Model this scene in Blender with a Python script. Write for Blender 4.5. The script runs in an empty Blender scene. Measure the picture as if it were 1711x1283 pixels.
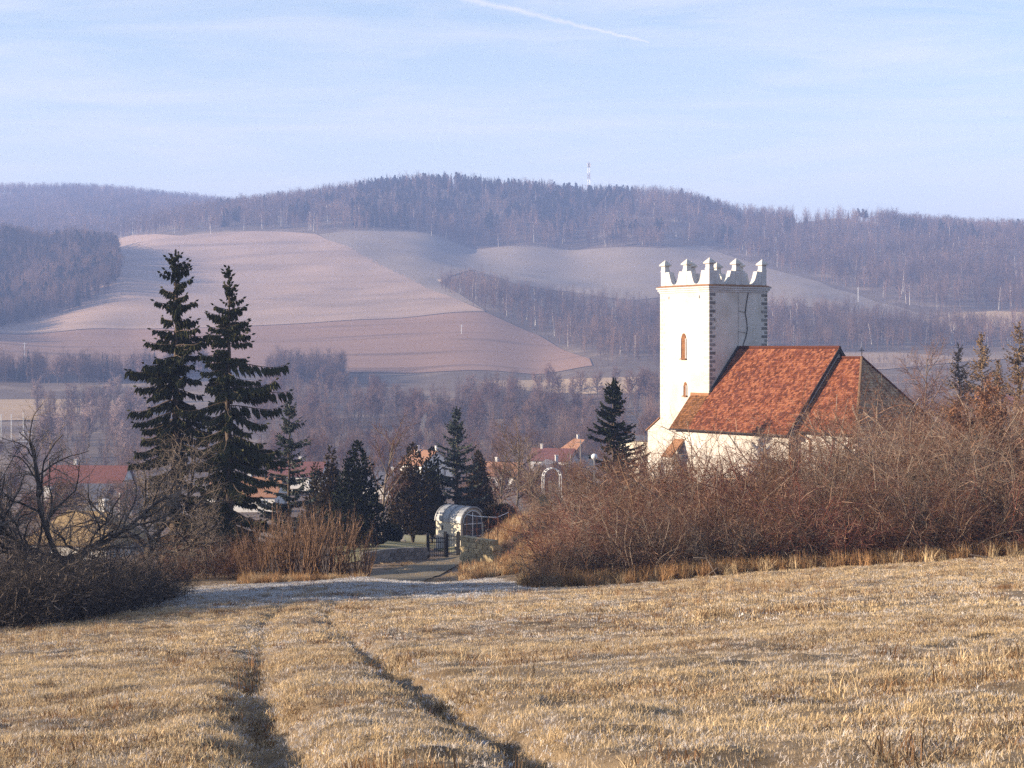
import bpy, math, random
import numpy as np
from mathutils import Vector, Matrix
# ------------------------------------------------------------------ camera, sky, sun, exposure
S = bpy.context.scene
COL = S.collection
R = math.radians
F, CX, HY = 2900.0, 855.5, 583.0          # focal length in photo pixels, principal column, eye-level row
cam = bpy.data.cameras.new('camera'); cam.sensor_width = 36; cam.lens = 36 * F / 1711
cam.shift_y = -(641.5 - HY) / 1711; cam.clip_end = 20000; cam.clip_start = 0.1
camo = bpy.data.objects.new('camera', cam); COL.objects.link(camo); camo.rotation_euler = (R(90), 0, 0)
S.camera = camo
SUN_EL, SUN_AZ = 15.0, -100.0             # azimuth from +Y towards +X: the sun stands left and slightly behind
az, el = R(SUN_AZ), R(SUN_EL)
SDIR = Vector((math.sin(az) * math.cos(el), math.cos(az) * math.cos(el), math.sin(el)))
sl = bpy.data.lights.new('sun', 'SUN'); sl.energy = 5.0; sl.angle = R(0.5); sl.color = (1.0, 0.84, 0.65)
so = bpy.data.objects.new('sun', sl); COL.objects.link(so)
so.rotation_euler = SDIR.to_track_quat('Z', 'Y').to_euler()
W = bpy.data.worlds.new('World'); S.world = W; W.use_nodes = True
wn, wl = W.node_tree.nodes, W.node_tree.links
for n in list(wn): wn.remove(n)
sky = wn.new('ShaderNodeTexSky'); sky.sky_type = 'NISHITA'; sky.sun_disc = False
sky.sun_elevation = el; sky.sun_rotation = az
sky.air_density = 1.0; sky.dust_density = 0.6; sky.ozone_density = 2.5; sky.altitude = 300
bg = wn.new('ShaderNodeBackground'); bg.inputs[1].default_value = 0.093
wo = wn.new('ShaderNodeOutputWorld')
def wnode(t, **k):
    n = wn.new(t)
    for a, b in k.items(): setattr(n, a, b)
    return n
def wmath(op, a, b=None, c=None):
    n = wnode('ShaderNodeMath', operation=op)
    for i, v in enumerate((a, b, c)):
        if v is None: continue
        if isinstance(v, (int, float)): n.inputs[i].default_value = v
        else: wl.new(v, n.inputs[i])
    return n.outputs[0]
def wdot(v, vec):
    n = wnode('ShaderNodeVectorMath', operation='DOT_PRODUCT'); wl.new(v, n.inputs[0]); n.inputs[1].default_value = vec
    return n.outputs['Value']
wtc = wn.new('ShaderNodeTexCoord'); D = wtc.outputs['Generated']
# high thin cirrus, drawn out into streaks
mp = wnode('ShaderNodeMapping'); wl.new(D, mp.inputs[0]); mp.inputs['Scale'].default_value = (2.2, 2.2, 22); mp.inputs['Rotation'].default_value = (0, R(5), 0)
nz = wnode('ShaderNodeTexNoise'); wl.new(mp.outputs[0], nz.inputs['Vector']); nz.inputs['Scale'].default_value = 2.4; nz.inputs['Detail'].default_value = 7; nz.inputs['Roughness'].default_value = .62; nz.inputs['Distortion'].default_value = .5
mr = wnode('ShaderNodeMapRange'); wl.new(nz.outputs['Fac'], mr.inputs[0]); mr.inputs[1].default_value = .42; mr.inputs[2].default_value = .78; mr.inputs[4].default_value = .4
cir = mr.outputs[0]
# a contrail
d1 = Vector(((700 - CX) / F, 1, (HY + 22) / F)).normalized(); d2 = Vector(((1085 - CX) / F, 1, (HY - 71) / F)).normalized()
nn_ = d1.cross(d2).normalized(); tt_ = (d2 - d1).normalized(); half = (d2 - d1).length / 2; mid = (d1 + d2) / 2
nz2 = wnode('ShaderNodeTexNoise'); wl.new(D, nz2.inputs['Vector']); nz2.inputs['Scale'].default_value = 160; nz2.inputs['Detail'].default_value = 4
off = wmath('MULTIPLY', wmath('SUBTRACT', nz2.outputs['Fac'], .5), .004)
dist = wmath('ABSOLUTE', wmath('ADD', wdot(D, nn_), off))
along = wmath('DIVIDE', wmath('SUBTRACT', wdot(D, tt_), mid.dot(tt_)), half)
wid = wmath('MULTIPLY_ADD', wmath('SUBTRACT', 1.0, along), .0012, .0008)
core = wmath('MAXIMUM', wmath('SUBTRACT', 1.0, wmath('DIVIDE', dist, wid)), 0.0)
core = wmath('MULTIPLY', core, wmath('LESS_THAN', wmath('ABSOLUTE', along), 1.0))
core = wmath('MULTIPLY', core, .3)
sep = wnode('ShaderNodeSeparateXYZ'); wl.new(D, sep.inputs[0])
veil = wmath('MULTIPLY', wmath('POWER', 2.718, wmath('MULTIPLY', wmath('ABSOLUTE', sep.outputs[2]), -9.0)), .97)
cir = wmath('SUBTRACT', 1.0, wmath('MULTIPLY', wmath('SUBTRACT', 1.0, cir), wmath('SUBTRACT', 1.0, veil)))
fac = wmath('MINIMUM', wmath('ADD', cir, core), 1.0)
wm = wnode('ShaderNodeMix', data_type='RGBA'); wl.new(fac, wm.inputs[0]); wl.new(sky.outputs[0], wm.inputs[6]); wm.inputs[7].default_value = (5.7, 5.05, 5.2, 1)
wl.new(wm.outputs[2], bg.inputs[0]); wl.new(bg.outputs[0], wo.inputs[0])
S.view_settings.view_transform = 'Standard'; S.view_settings.look = 'None'
S.view_settings.exposure = 1.42; S.view_settings.gamma = 1; S.view_settings.use_curve_mapping = False
S.render.engine = 'CYCLES'; S.cycles.use_denoising = False; S.cycles.adaptive_threshold = .014; S.cycles.adaptive_min_samples = 24
S.cycles.max_bounces = 4; S.cycles.diffuse_bounces = 1; S.cycles.glossy_bounces = 1; S.cycles.transmission_bounces = 2
S.cycles.transparent_max_bounces = 4; S.cycles.volume_bounces = 0; S.cycles.caustics_reflective = False; S.cycles.caustics_refractive = False
random.seed(7); NR = np.random.default_rng(7)

# ------------------------------------------------------------------ materials
def mat(name, c1, c2=None, scale=1.0, rough=.9, c3=None, bump=0, rnd=0, trans=0, metal=0, coord='obj', bscale=None, attr=None, stretch=None, spec=.2):
    m = bpy.data.materials.new(name); m.use_nodes = True
    n, l = m.node_tree.nodes, m.node_tree.links
    b = n['Principled BSDF']; b.inputs['Roughness'].default_value = rough; b.inputs['Metallic'].default_value = metal
    b.inputs['Specular IOR Level'].default_value = spec
    if coord == 'obj': src = n.new('ShaderNodeTexCoord').outputs['Object']
    else: src = n.new('ShaderNodeNewGeometry').outputs['Position']
    if stretch:
        mp = n.new('ShaderNodeMapping'); l.new(src, mp.inputs[0]); mp.inputs['Scale'].default_value = stretch; src = mp.outputs[0]
    c2 = c2 or tuple(x * .75 for x in c1)
    tx = n.new('ShaderNodeTexNoise'); l.new(src, tx.inputs['Vector']); tx.inputs['Scale'].default_value = scale; tx.inputs['Detail'].default_value = 6; tx.inputs['Roughness'].default_value = .62
    cr = n.new('ShaderNodeValToRGB'); e = cr.color_ramp.elements
    e[0].position = .34; e[1].position = .66; e[0].color = (*c1, 1); e[1].color = (*c2, 1)
    if c3:
        k = e.new(.5); k.color = (*c3, 1)
    if attr:
        at = n.new('ShaderNodeAttribute'); at.attribute_name = attr
        mm = n.new('ShaderNodeMath'); mm.operation = 'MULTIPLY_ADD'; l.new(at.outputs['Fac'], mm.inputs[0]); mm.inputs[1].default_value = .42
        m2 = n.new('ShaderNodeMath'); m2.operation = 'MULTIPLY_ADD'; l.new(tx.outputs['Fac'], m2.inputs[0]); m2.inputs[1].default_value = .5; m2.inputs[2].default_value = .04
        l.new(m2.outputs[0], mm.inputs[2]); l.new(mm.outputs[0], cr.inputs[0])
    else: l.new(tx.outputs['Fac'], cr.inputs[0])
    out = cr.outputs[0]
    if rnd:
        oi = n.new('ShaderNodeObjectInfo'); mr = n.new('ShaderNodeMapRange'); l.new(oi.outputs['Random'], mr.inputs[0])
        mr.inputs[3].default_value = 1 - rnd; mr.inputs[4].default_value = 1 + rnd
        hs = n.new('ShaderNodeHueSaturation'); l.new(out, hs.inputs['Color']); l.new(mr.outputs[0], hs.inputs['Value']); out = hs.outputs[0]
    l.new(out, b.inputs['Base Color'])
    if bump:
        t2 = n.new('ShaderNodeTexNoise'); l.new(src, t2.inputs['Vector']); t2.inputs['Scale'].default_value = bscale or scale * 4; t2.inputs['Detail'].default_value = 5
        bp = n.new('ShaderNodeBump'); bp.inputs['Strength'].default_value = bump; bp.inputs['Distance'].default_value = .05
        l.new(t2.outputs['Fac'], bp.inputs['Height']); l.new(bp.outputs[0], b.inputs['Normal'])
    if trans:
        t = n.new('ShaderNodeBsdfTranslucent'); l.new(out, t.inputs[0]); mx = n.new('ShaderNodeMixShader'); mx.inputs[0].default_value = trans
        l.new(b.outputs[0], mx.inputs[1]); l.new(t.outputs[0], mx.inputs[2]); l.new(mx.outputs[0], n['Material Output'].inputs[0])
    return m
M = {}
M['meadow'] = mat('meadow_soil', (.16, .105, .055), (.085, .06, .036), .9, c3=(.22, .155, .09), bump=.5, coord='pos')
M['grass_gold'] = mat('dry_grass', (.53, .37, .19), (.32, .225, .135), .5, c3=(.62, .46, .265), rnd=.35, trans=.25, coord='pos', stretch=(.55, 1.5, 1))
M['grass_frost'] = mat('frosted_grass', (.52, .43, .34), (.36, .29, .22), .6, c3=(.62, .56, .5), rnd=.3, trans=.2, coord='pos', stretch=(.6, 1.5, 1))
M['hoar'] = mat('hoar_frost_grass', (.7, .7, .72), (.55, .54, .53), .7, rnd=.2, trans=.2, coord='pos')
M['grass_brown'] = mat('brown_grass', (.26, .14, .065), (.13, .075, .042), .7, rnd=.3, trans=.2, coord='pos')
M['grass_rust'] = mat('rusty_grass', (.42, .24, .11), (.3, .17, .08), .7, rnd=.3, trans=.2, coord='pos')
M['terrain'] = mat('scrub_land', (.17, .12, .08), (.28, .2, .13), .02, c3=(.13, .09, .06), coord='pos')
M['stubble'] = mat('stubble_field', (.42, .285, .2), (.29, .2, .145), .02, c3=(.4, .27, .19), coord='pos', stretch=(.3, 1.2, .6), bump=.6, bscale=.25)
M['plough'] = mat('ploughed_soil', (.27, .155, .1), (.19, .11, .07), .05, c3=(.31, .18, .115), coord='pos', stretch=(.12, 1.6, .2))
M['pasture'] = mat('pasture', (.24, .185, .14), (.29, .22, .16), .02, coord='pos')
M['tan_field'] = mat('tan_field', (.48, .33, .18), (.4, .27, .15), .02, coord='pos', stretch=(.3, 1, 1))
M['rough'] = mat('rough_grass', (.3, .2, .13), (.2, .14, .1), .03, c3=(.36, .25, .16), coord='pos', stretch=(.4, 1, 1))
M['path'] = mat('dirt_path', (.13, .105, .07), (.22, .18, .12), .8, bump=.4, coord='pos')
M['lawn'] = mat('cemetery_lawn', (.24, .22, .1), (.33, .28, .15), .5, bump=.4, coord='pos')
M['bark'] = mat('bark', (.12, .09, .065), (.2, .155, .115), 3, rnd=.15)
M['bark_dark'] = mat('dark_bark', (.045, .036, .03), (.09, .07, .055), 4, rnd=.15)
M['bark_spruce'] = mat('spruce_bark', (.12, .085, .06), (.07, .05, .036), 4)
M['twig_brown'] = mat('brown_twigs', (.085, .036, .022), (.15, .072, .043), 1.2, rnd=.4)
M['twig_pale'] = mat('pale_twigs', (.34, .19, .115), (.44, .29, .2), 1.2, rnd=.3)
M['twig_red'] = mat('red_twigs', (.13, .042, .032), (.21, .08, .055), 1.2, rnd=.25)
M['twig_grey'] = mat('grey_twigs', (.2, .145, .105), (.32, .25, .19), 1.2, rnd=.25)
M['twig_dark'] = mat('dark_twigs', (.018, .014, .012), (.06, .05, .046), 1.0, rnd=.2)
M['twig_ochre'] = mat('ochre_twigs', (.19, .11, .06), (.12, .07, .04), 1.0, rnd=.25)
M['twig_far'] = mat('far_twigs', (.15, .085, .065), (.24, .145, .11), .3, rnd=.35)
M['twig_rose'] = mat('frosted_far_twigs', (.42, .29, .25), (.34, .24, .2), .3, rnd=.2)
M['wood_far'] = mat('far_wood', (.04, .027, .023), (.26, .155, .105), .016, rnd=.45, coord='pos')
M['birch'] = mat('birch_bark', (.72, .66, .58), (.6, .53, .45), .5, rnd=.1)
M['needle'] = mat('spruce_needles', (.033, .04, .016), (.065, .06, .025), 2.0, rnd=.15)
M['needle_frost'] = mat('frosted_needles', (.035, .05, .03), (.13, .14, .12), 2.6, rnd=.1)
M['needle_dark'] = mat('dark_needles', (.015, .022, .011), (.03, .036, .016), 1.5, rnd=.1)
M['needle_brown'] = mat('browned_needles', (.085, .05, .025), (.05, .045, .02), 1.2, rnd=.1)
M['needle_far'] = mat('far_needles', (.022, .03, .02), (.04, .046, .03), .3, rnd=.3)
M['larch'] = mat('larch_twigs', (.3, .19, .09), (.19, .12, .06), 1.5, rnd=.2)
M['oak_leaf'] = mat('withered_oak_leaves', (.34, .17, .095), (.22, .11, .065), 2.5, rnd=.1, trans=.3)
M['plaster'] = mat('white_plaster', (.68, .63, .56), (.52, .47, .4), .5, bump=.15, bscale=5)
M['plaster_old'] = mat('weathered_plaster', (.66, .635, .6), (.47, .445, .41), 1.4, bump=.2, bscale=8)
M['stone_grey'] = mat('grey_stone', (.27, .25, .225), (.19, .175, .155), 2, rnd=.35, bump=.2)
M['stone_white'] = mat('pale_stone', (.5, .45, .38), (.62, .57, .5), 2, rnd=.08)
M['stone_yellow'] = mat('yellow_stone', (.46, .36, .2), (.3, .23, .13), 1.6, bump=.6, rnd=.2)
M['tile'] = mat('red_clay_tiles', (.09, .027, .014), (.29, .108, .052), 1.1, c3=(.18, .055, .026), attr='rnd', rough=.85)
M['tile_old'] = mat('lichened_tiles', (.2, .12, .07), (.42, .3, .18), 1.6, c3=(.3, .195, .115), attr='rnd')
M['tile_moss'] = mat('mossy_tiles', (.1, .045, .018), (.24, .105, .042), 1.5, attr='rnd')
M['flash'] = mat('dark_flashing', (.035, .03, .028), rough=.5)
M['timber'] = mat('brown_timber', (.27, .12, .05), (.18, .08, .035), 3)
M['iron'] = mat('black_iron', (.02, .02, .022), rough=.5)
M['glass'] = mat('window_glass', (.05, .06, .075), rough=.1, spec=.6)
M['white'] = mat('white_paint', (.78, .78, .76), (.7, .7, .68), 2, rough=.5)
M['zinc'] = mat('zinc_sheet', (.36, .36, .35), (.26, .26, .255), 2, rough=.45, metal=.3)
M['cream'] = mat('cream_wall', (.6, .54, .42), (.5, .45, .35), 1)
M['house_white'] = mat('house_render', (.7, .66, .6), (.6, .56, .5), .5)
M['house_grey'] = mat('grey_render', (.36, .35, .34), (.3, .29, .28), .5)
M['roof_red'] = mat('bright_red_roof', (.2, .075, .052), (.13, .05, .036), 2)
M['roof_brown'] = mat('brown_roof', (.34, .17, .085), (.25, .12, .06), 2)
M['roof_slate'] = mat('slate_roof', (.13, .125, .14), (.09, .09, .105), 2)
M['roof_ochre'] = mat('ochre_roof', (.36, .25, .12), (.27, .18, .085), 2)
M['wood_grey'] = mat('grey_timber', (.3, .26, .22), (.22, .19, .16), 3)
M['green'] = mat('green_panel', (.03, .09, .06), rough=.6)
M['globe'] = mat('milk_glass_globe', (.85, .84, .82), rough=.25)

# ------------------------------------------------------------------ terrain height
def P(px, py, d): return Vector(((px - CX) / F * d, d, (HY - py) / F * d))
cps = []
for d in (1.5, 3, 7, 12, 20, 30):
    for px in (-400, 0, 430, 855, 1300, 1711, 2100):
        e = -1.05 / d - .13 + .06 * ((px - CX) / F + .07); cps.append((px, HY - e * F, d))
def row(d, *pp):
    for px, py in pp: cps.append((px, py, d))
row(42, (-400, 1085), (0, 1066), (430, 1040), (855, 1015), (1300, 988), (1711, 963), (2100, 945))
row(60, (-400, 1040), (0, 1030), (300, 1004), (600, 992), (880, 985), (1300, 958), (1711, 932), (2100, 915))
row(75, (-400, 1020), (0, 1010), (300, 985), (600, 967), (800, 970), (1000, 955), (1300, 935), (1711, 915), (2100, 900))
row(83, (300, 972), (600, 978), (710, 976), (800, 966))
row(95, (-400, 985), (0, 980), (300, 957), (380, 956), (520, 962), (640, 955), (720, 952), (790, 950), (830, 942), (860, 918), (1000, 890), (1300, 890), (1711, 880), (2100, 870))
row(110, (0, 965), (300, 940), (520, 935), (640, 925), (750, 930), (800, 915), (860, 875), (1000, 865), (1300, 865), (1711, 860))
row(130, (-400, 960), (0, 950), (300, 925), (500, 912), (650, 905), (760, 912), (860, 872), (1000, 860), (1185, 840), (1400, 840), (1711, 840), (2100, 840))
row(160, (0, 940), (150, 935), (500, 905), (800, 895), (1200, 835), (1711, 825))
row(220, (-400, 900), (0, 895), (400, 885), (800, 870), (1200, 830), (1711, 805), (2100, 800))
row(330, (-400, 860), (0, 855), (400, 845), (850, 838), (1300, 800), (1711, 770), (2100, 760))
row(450, (-400, 820), (0, 815), (430, 812), (855, 808), (1300, 770), (1711, 735), (2100, 720))
row(600, (-400, 760), (0, 752), (430, 750), (855, 745), (1300, 715), (1711, 690))
row(700, (0, 715), (430, 708), (855, 703), (1300, 675), (1711, 655))
row(850, (-400, 655), (0, 655), (430, 650), (855, 648), (1300, 632), (1711, 615), (2100, 610))
row(930, (-400, 615), (0, 620), (220, 624), (500, 622), (700, 622), (900, 624), (985, 610), (1300, 600), (1711, 590), (2100, 585))
row(1130, (-400, 545), (0, 550), (220, 548), (500, 534), (810, 522), (1000, 545), (1300, 540), (1500, 540), (1711, 540), (2100, 530))
row(1300, (-400, 470), (0, 500), (100, 480), (205, 462), (500, 470), (700, 465), (860, 480), (1050, 500), (1340, 485), (1560, 490), (1711, 490), (2100, 480))
row(1450, (-400, 400), (0, 405), (130, 420), (200, 432), (350, 428), (500, 425), (700, 430), (1100, 455), (1340, 455), (1711, 450), (2100, 440))
row(1600, (-400, 410), (0, 430), (130, 425), (250, 403), (470, 387), (660, 390), (790, 418), (950, 418), (1180, 412), (1400, 420), (1711, 415), (2100, 400))
row(1850, (-400, 420), (0, 420), (200, 395), (400, 352), (550, 339), (640, 324), (700, 320), (790, 322), (880, 326), (984, 337), (1070, 340), (1150, 346), (1300, 374), (1400, 368), (1500, 381), (1711, 392), (2100, 395))
row(2000, (-400, 390), (0, 390), (400, 354), (700, 322), (850, 330), (984, 340), (1150, 352), (1300, 382), (1400, 376), (1711, 402))
row(2300, (-400, 360), (0, 365), (350, 360), (700, 360), (984, 372), (1300, 400), (1711, 410), (2100, 410))
row(2600, (-400, 326), (0, 325), (150, 328), (350, 346), (500, 370), (855, 400), (1711, 430))
row(3200, (-400, 360), (0, 360), (855, 430), (1711, 450), (2100, 450))
KU = 7.0
cu = np.array([(c[0] - CX) / F * KU for c in cps]); cv = np.array([math.log(c[2]) * 1.6 for c in cps]); ce = np.array([(HY - c[1]) / F for c in cps])
def phi(r2): return np.where(r2 > 1e-12, r2 * .5 * np.log(np.maximum(r2, 1e-12)), 0)
N_ = len(cps); A_ = np.zeros((N_ + 3, N_ + 3))
A_[:N_, :N_] = phi((cu[:, None] - cu) ** 2 + (cv[:, None] - cv) ** 2) + np.eye(N_) * 1e-4
A_[:N_, N_] = 1; A_[:N_, N_ + 1] = cu; A_[:N_, N_ + 2] = cv; A_[N_:, :N_] = A_[:N_, N_:].T
WT = np.linalg.solve(A_, np.concatenate([ce, np.zeros(3)]))
def Hs(x, y):                               # smooth ground height at world positions
    x = np.asarray(x, float); y = np.asarray(y, float)
    sh = x.shape; x = x.ravel(); y = y.ravel()
    th = np.arctan2(x, y); r = np.hypot(x, y); tc = np.clip(th, -.41, .41)
    d = np.clip(r * np.cos(tc), 1.5, 3300); u = np.tan(tc) * KU; v = np.log(d) * 1.6
    o = np.empty_like(d)
    for i in range(0, len(d), 40000):
        s = slice(i, i + 40000)
        o[s] = phi((u[s, None] - cu) ** 2 + (v[s, None] - cv) ** 2) @ WT[:N_] + WT[N_] + WT[N_ + 1] * u[s] + WT[N_ + 2] * v[s]
    return (o * d).reshape(sh)
def vnoise(x, y, seed=0):
    xi = np.floor(x); yi = np.floor(y); fx = x - xi; fy = y - yi
    fx = fx * fx * (3 - 2 * fx); fy = fy * fy * (3 - 2 * fy)
    def h(a, b):
        s = np.sin(a * 127.1 + b * 311.7 + seed * 74.7) * 43758.5453
        return s - np.floor(s)
    return (h(xi, yi) * (1 - fx) + h(xi + 1, yi) * fx) * (1 - fy) + (h(xi, yi + 1) * (1 - fx) + h(xi + 1, yi + 1) * fx) * fy - .5
def hit(px, py, dmin=3.0, dmax=3200):       # where a sight line through the photo meets the ground
    d = np.exp(np.linspace(math.log(dmin), math.log(dmax), 1600)); k = (px - CX) / F; e = (HY - py) / F
    g = Hs(k * d, d) - e * d; i = np.argmax(g > 0)
    if g[i] <= 0: i = len(d) - 1
    return (k * d[i], d[i])
def G(px, d): x = (px - CX) / F * d; return Vector((x, d, float(Hs(x, d))))
rutL = [hit(*p) for p in ((440, 1500), (470, 1283), (453, 1241), (430, 1180), (425, 1130), (432, 1085), (440, 1045), (470, 1012))]
rutR = [hit(*p) for p in ((1010, 1400), (905, 1283), (880, 1262), (773, 1192), (649, 1125), (578, 1063), (542, 1030), (560, 1006))]
def pdist(x, y, pl):
    best = np.full(x.shape, 1e9)
    for (ax, ay), (bx, by) in zip(pl[:-1], pl[1:]):
        dx, dy = bx - ax, by - ay; t = np.clip(((x - ax) * dx + (y - ay) * dy) / (dx * dx + dy * dy), 0, 1)
        best = np.minimum(best, np.hypot(x - ax - t * dx, y - ay - t * dy))
    return best
def H(x, y):                                # ground with bumps and wheel ruts
    x = np.asarray(x, float); y = np.asarray(y, float); z = Hs(x, y); r = np.hypot(x, y)
    near = np.clip((100 - r) / 30, 0, 1)
    b = vnoise(x * .45, y * .45, 1) * .1 + vnoise(x * 1.3, y * 1.3, 2) * .05 + vnoise(x * 2.6, y * 2.9, 3) * .085 + vnoise(x * 6.3, y * 6.3, 4) * .035
    z = z + b * near
    wob = vnoise(x * .9, y * .9, 5) * .25
    dl, dr = pdist(x, y, rutL), pdist(x, y, rutR)
    z = z - near * (((.1 + .11 * np.clip((20 - y) / 4, 0, 1)) * (1 + wob * 3) + 0) * np.exp(-(dl / .24) ** 2) + (.2 + wob * .4) * np.exp(-(dr / .17) ** 2))
    z = z + near * .04 * (np.exp(-((dl - .55) / .25) ** 2) + np.exp(-((dr - .5) / .25) ** 2))
    far = np.clip((r - 950) / 300, 0, 1)
    return z + far * (vnoise(x / 90, y / 90, 8) * 5 + vnoise(x / 35, y / 35, 9) * 2)

# ------------------------------------------------------------------ mesh helpers
def mesh_np(name, v, f, m, smooth=False):
    """v (n,3); f (k,4) or (k,3) arrays, or a list of lists"""
    me = bpy.data.meshes.new(name)
    if isinstance(f, np.ndarray):
        k = f.shape[1]; me.vertices.add(len(v)); me.vertices.foreach_set('co', np.asarray(v, np.float32).ravel())
        me.loops.add(f.size); me.loops.foreach_set('vertex_index', f.astype(np.int32).ravel())
        me.polygons.add(len(f)); me.polygons.foreach_set('loop_start', np.arange(0, f.size, k, dtype=np.int32))
        me.update(calc_edges=True)
    else: me.from_pydata([tuple(p) for p in v], [], f); me.update()
    if smooth: me.polygons.foreach_set('use_smooth', np.ones(len(me.polygons), bool))
    if m: me.materials.append(M[m] if isinstance(m, str) else m)
    return me
def link(name, me, parent=None, loc=None, rot=None, scale=None):
    o = bpy.data.objects.new(name, me); COL.objects.link(o)
    if parent: o.parent = parent
    if loc is not None: o.location = loc
    if rot is not None: o.rotation_euler = rot if hasattr(rot, '__len__') else (0, 0, rot)
    if scale is not None: o.scale = scale if hasattr(scale, '__len__') else (scale,) * 3
    return o
def tag(o, label, cat=None, group=None, kind=None):
    o['label'] = label
    if cat: o['category'] = cat
    if group: o['group'] = group
    if kind: o['kind'] = kind
    return o
def thing(name, label, cat, loc=(0, 0, 0), rot=0, scale=1, group=None):
    o = link(name, None, None, loc, rot, scale); o.empty_display_size = .3
    return tag(o, label, cat, group)
def copy_tree(o, parent=None):
    c = o.copy(); COL.objects.link(c); c.parent = parent
    for ch in o.children: copy_tree(ch, c)
    return c
class MB:
    def __init__(s): s.v = []; s.f = []
    def add(s, vs, fs):
        b = len(s.v); s.v += [tuple(p) for p in vs]; s.f += [[i + b for i in q] for q in fs]; return s
    def box(s, x0, x1, y0, y1, z0, z1, M4=None):
        vs = [Vector((x, y, z)) for z in (z0, z1) for y in (y0, y1) for x in (x0, x1)]
        if M4: vs = [M4 @ p for p in vs]
        return s.add(vs, [[0, 2, 3, 1], [4, 5, 7, 6], [0, 1, 5, 4], [2, 6, 7, 3], [0, 4, 6, 2], [1, 3, 7, 5]])
    def prism(s, poly, y0, y1, M4=None):     # poly in xz, extruded along y
        n = len(poly); vs = [Vector((x, y0, z)) for x, z in poly] + [Vector((x, y1, z)) for x, z in poly]
        if M4: vs = [M4 @ p for p in vs]
        return s.add(vs, [list(range(n))[::-1], list(range(n, 2 * n))] + [[i, (i + 1) % n, n + (i + 1) % n, n + i] for i in range(n)])
    def tube(s, pts, r, n=6):
        pts = [Vector(p) for p in pts]; rs = r if hasattr(r, '__len__') else [r] * len(pts); b = len(s.v)
        for i, p in enumerate(pts):
            t = (pts[min(i + 1, len(pts) - 1)] - pts[max(i - 1, 0)]).normalized()
            a = t.cross(Vector((0, 0, 1)) if abs(t.z) < .9 else Vector((1, 0, 0))).normalized(); c = t.cross(a)
            for k in range(n):
                q = p + (a * math.cos(2 * math.pi * k / n) + c * math.sin(2 * math.pi * k / n)) * rs[i]; s.v.append(tuple(q))
        for i in range(len(pts) - 1):
            for k in range(n): s.f.append([b + i * n + k, b + i * n + (k + 1) % n, b + (i + 1) * n + (k + 1) % n, b + (i + 1) * n + k])
        s.f.append([b + k for k in range(n)][::-1]); s.f.append([b + (len(pts) - 1) * n + k for k in range(n)]); return s
    def slab(s, quad, t):                    # four corners, thickness t downward along the normal
        q = [Vector(p) for p in quad]; n = (q[1] - q[0]).cross(q[-1] - q[0]).normalized(); n = (-n if n.z < -.05 else n) * t; k = len(q)
        return s.add(q + [p - n for p in q], [list(range(k)), list(range(k, 2 * k))[::-1]] + [[i, k + i, k + (i + 1) % k, (i + 1) % k] for i in range(k)])
    def mesh(s, name, m, smooth=False): return mesh_np(name, s.v, s.f, m, smooth)
    def build(s, name, m, parent=None, smooth=False, **k): return link(name, s.mesh(name, m, smooth), parent, **k)

# ------------------------------------------------------------------ ground sheet
def ground():
    th = np.concatenate([np.linspace(-2.2, -.36, 40)[:-1], np.linspace(-.36, .36, 460), np.linspace(.36, 2.2, 40)[1:]])
    rr = np.concatenate([np.exp(np.linspace(math.log(.8), math.log(90), 420))[:-1], np.exp(np.linspace(math.log(90), math.log(3250), 330))])
    T, Q = np.meshgrid(th, rr); x = Q * np.sin(T); y = Q * np.cos(T); z = H(x, y)
    v = np.stack([x, y, z], -1).reshape(-1, 3); nT, nR = len(th), len(rr)
    i = np.arange(nR - 1)[:, None] * nT + np.arange(nT - 1)[None]; i = i.ravel()
    f = np.stack([i, i + 1, i + nT + 1, i + nT], -1)
    split = rr[:-1] < 92; near = np.repeat(split, nT - 1)
    # one sheet; the meadow and the land beyond it differ in material
    me = mesh_np('ground', v, f, 'meadow', True); me.materials.append(M['terrain'])
    me.polygons.foreach_set('material_index', np.where(near, 0, 1).astype(np.int32))
    o = link('ground', me); tag(o, 'sloping meadow and the valley and hills beyond it', kind='structure')
ground()
def patch(name, label, m, top, bot, nu=60, nv=30, dmin=600, lift=.35, hitpts=True):
    def line(pl):
        w = [hit(p[0], p[1], dmin) for p in pl] if hitpts else pl
        w = np.array(w); s = np.concatenate([[0], np.cumsum(np.hypot(*(np.diff(np.array(pl, float), axis=0).T)))]); t = np.linspace(0, s[-1], nu)
        return np.stack([np.interp(t, s, w[:, 0]), np.interp(t, s, w[:, 1])], -1)
    a, b = line(top), line(bot); k = np.linspace(0, 1, nv)[:, None, None]
    xy = a[None] * (1 - k) + b[None] * k; z = H(xy[..., 0], xy[..., 1]) + lift
    v = np.concatenate([xy, z[..., None]], -1).reshape(-1, 3); i = (np.arange(nv - 1)[:, None] * nu + np.arange(nu - 1)[None]).ravel()
    f = np.stack([i, i + nu, i + nu + 1, i + 1], -1)
    o = link(name, mesh_np(name, v, f, m, True)); return tag(o, label, kind='structure')
patch('stubble_field', 'pale stubble field on the far hillside', 'stubble', [(165, 402), (300, 393), (470, 386), (530, 391), (620, 433), (700, 470), (810, 521)],
      [(-60, 556), (220, 549), (400, 544), (640, 531), (810, 522)], 90, 60)
patch('ploughed_field', 'brown ploughed field at the foot of the hill', 'plough', [(-60, 557), (220, 550), (400, 545), (640, 532), (810, 523), (900, 560), (985, 600)],
      [(-60, 612), (220, 624), (500, 622), (700, 624), (900, 626), (990, 612)], 90, 40)
patch('pasture_field', 'grey pasture under the wooded ridge', 'pasture', [(532, 391), (660, 388), (740, 402), (790, 418), (950, 419), (1100, 418), (1180, 412)],
      [(812, 521), (735, 470), (790, 456), (860, 478), (950, 490), (1060, 505), (1180, 490)], 90, 40)
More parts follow.
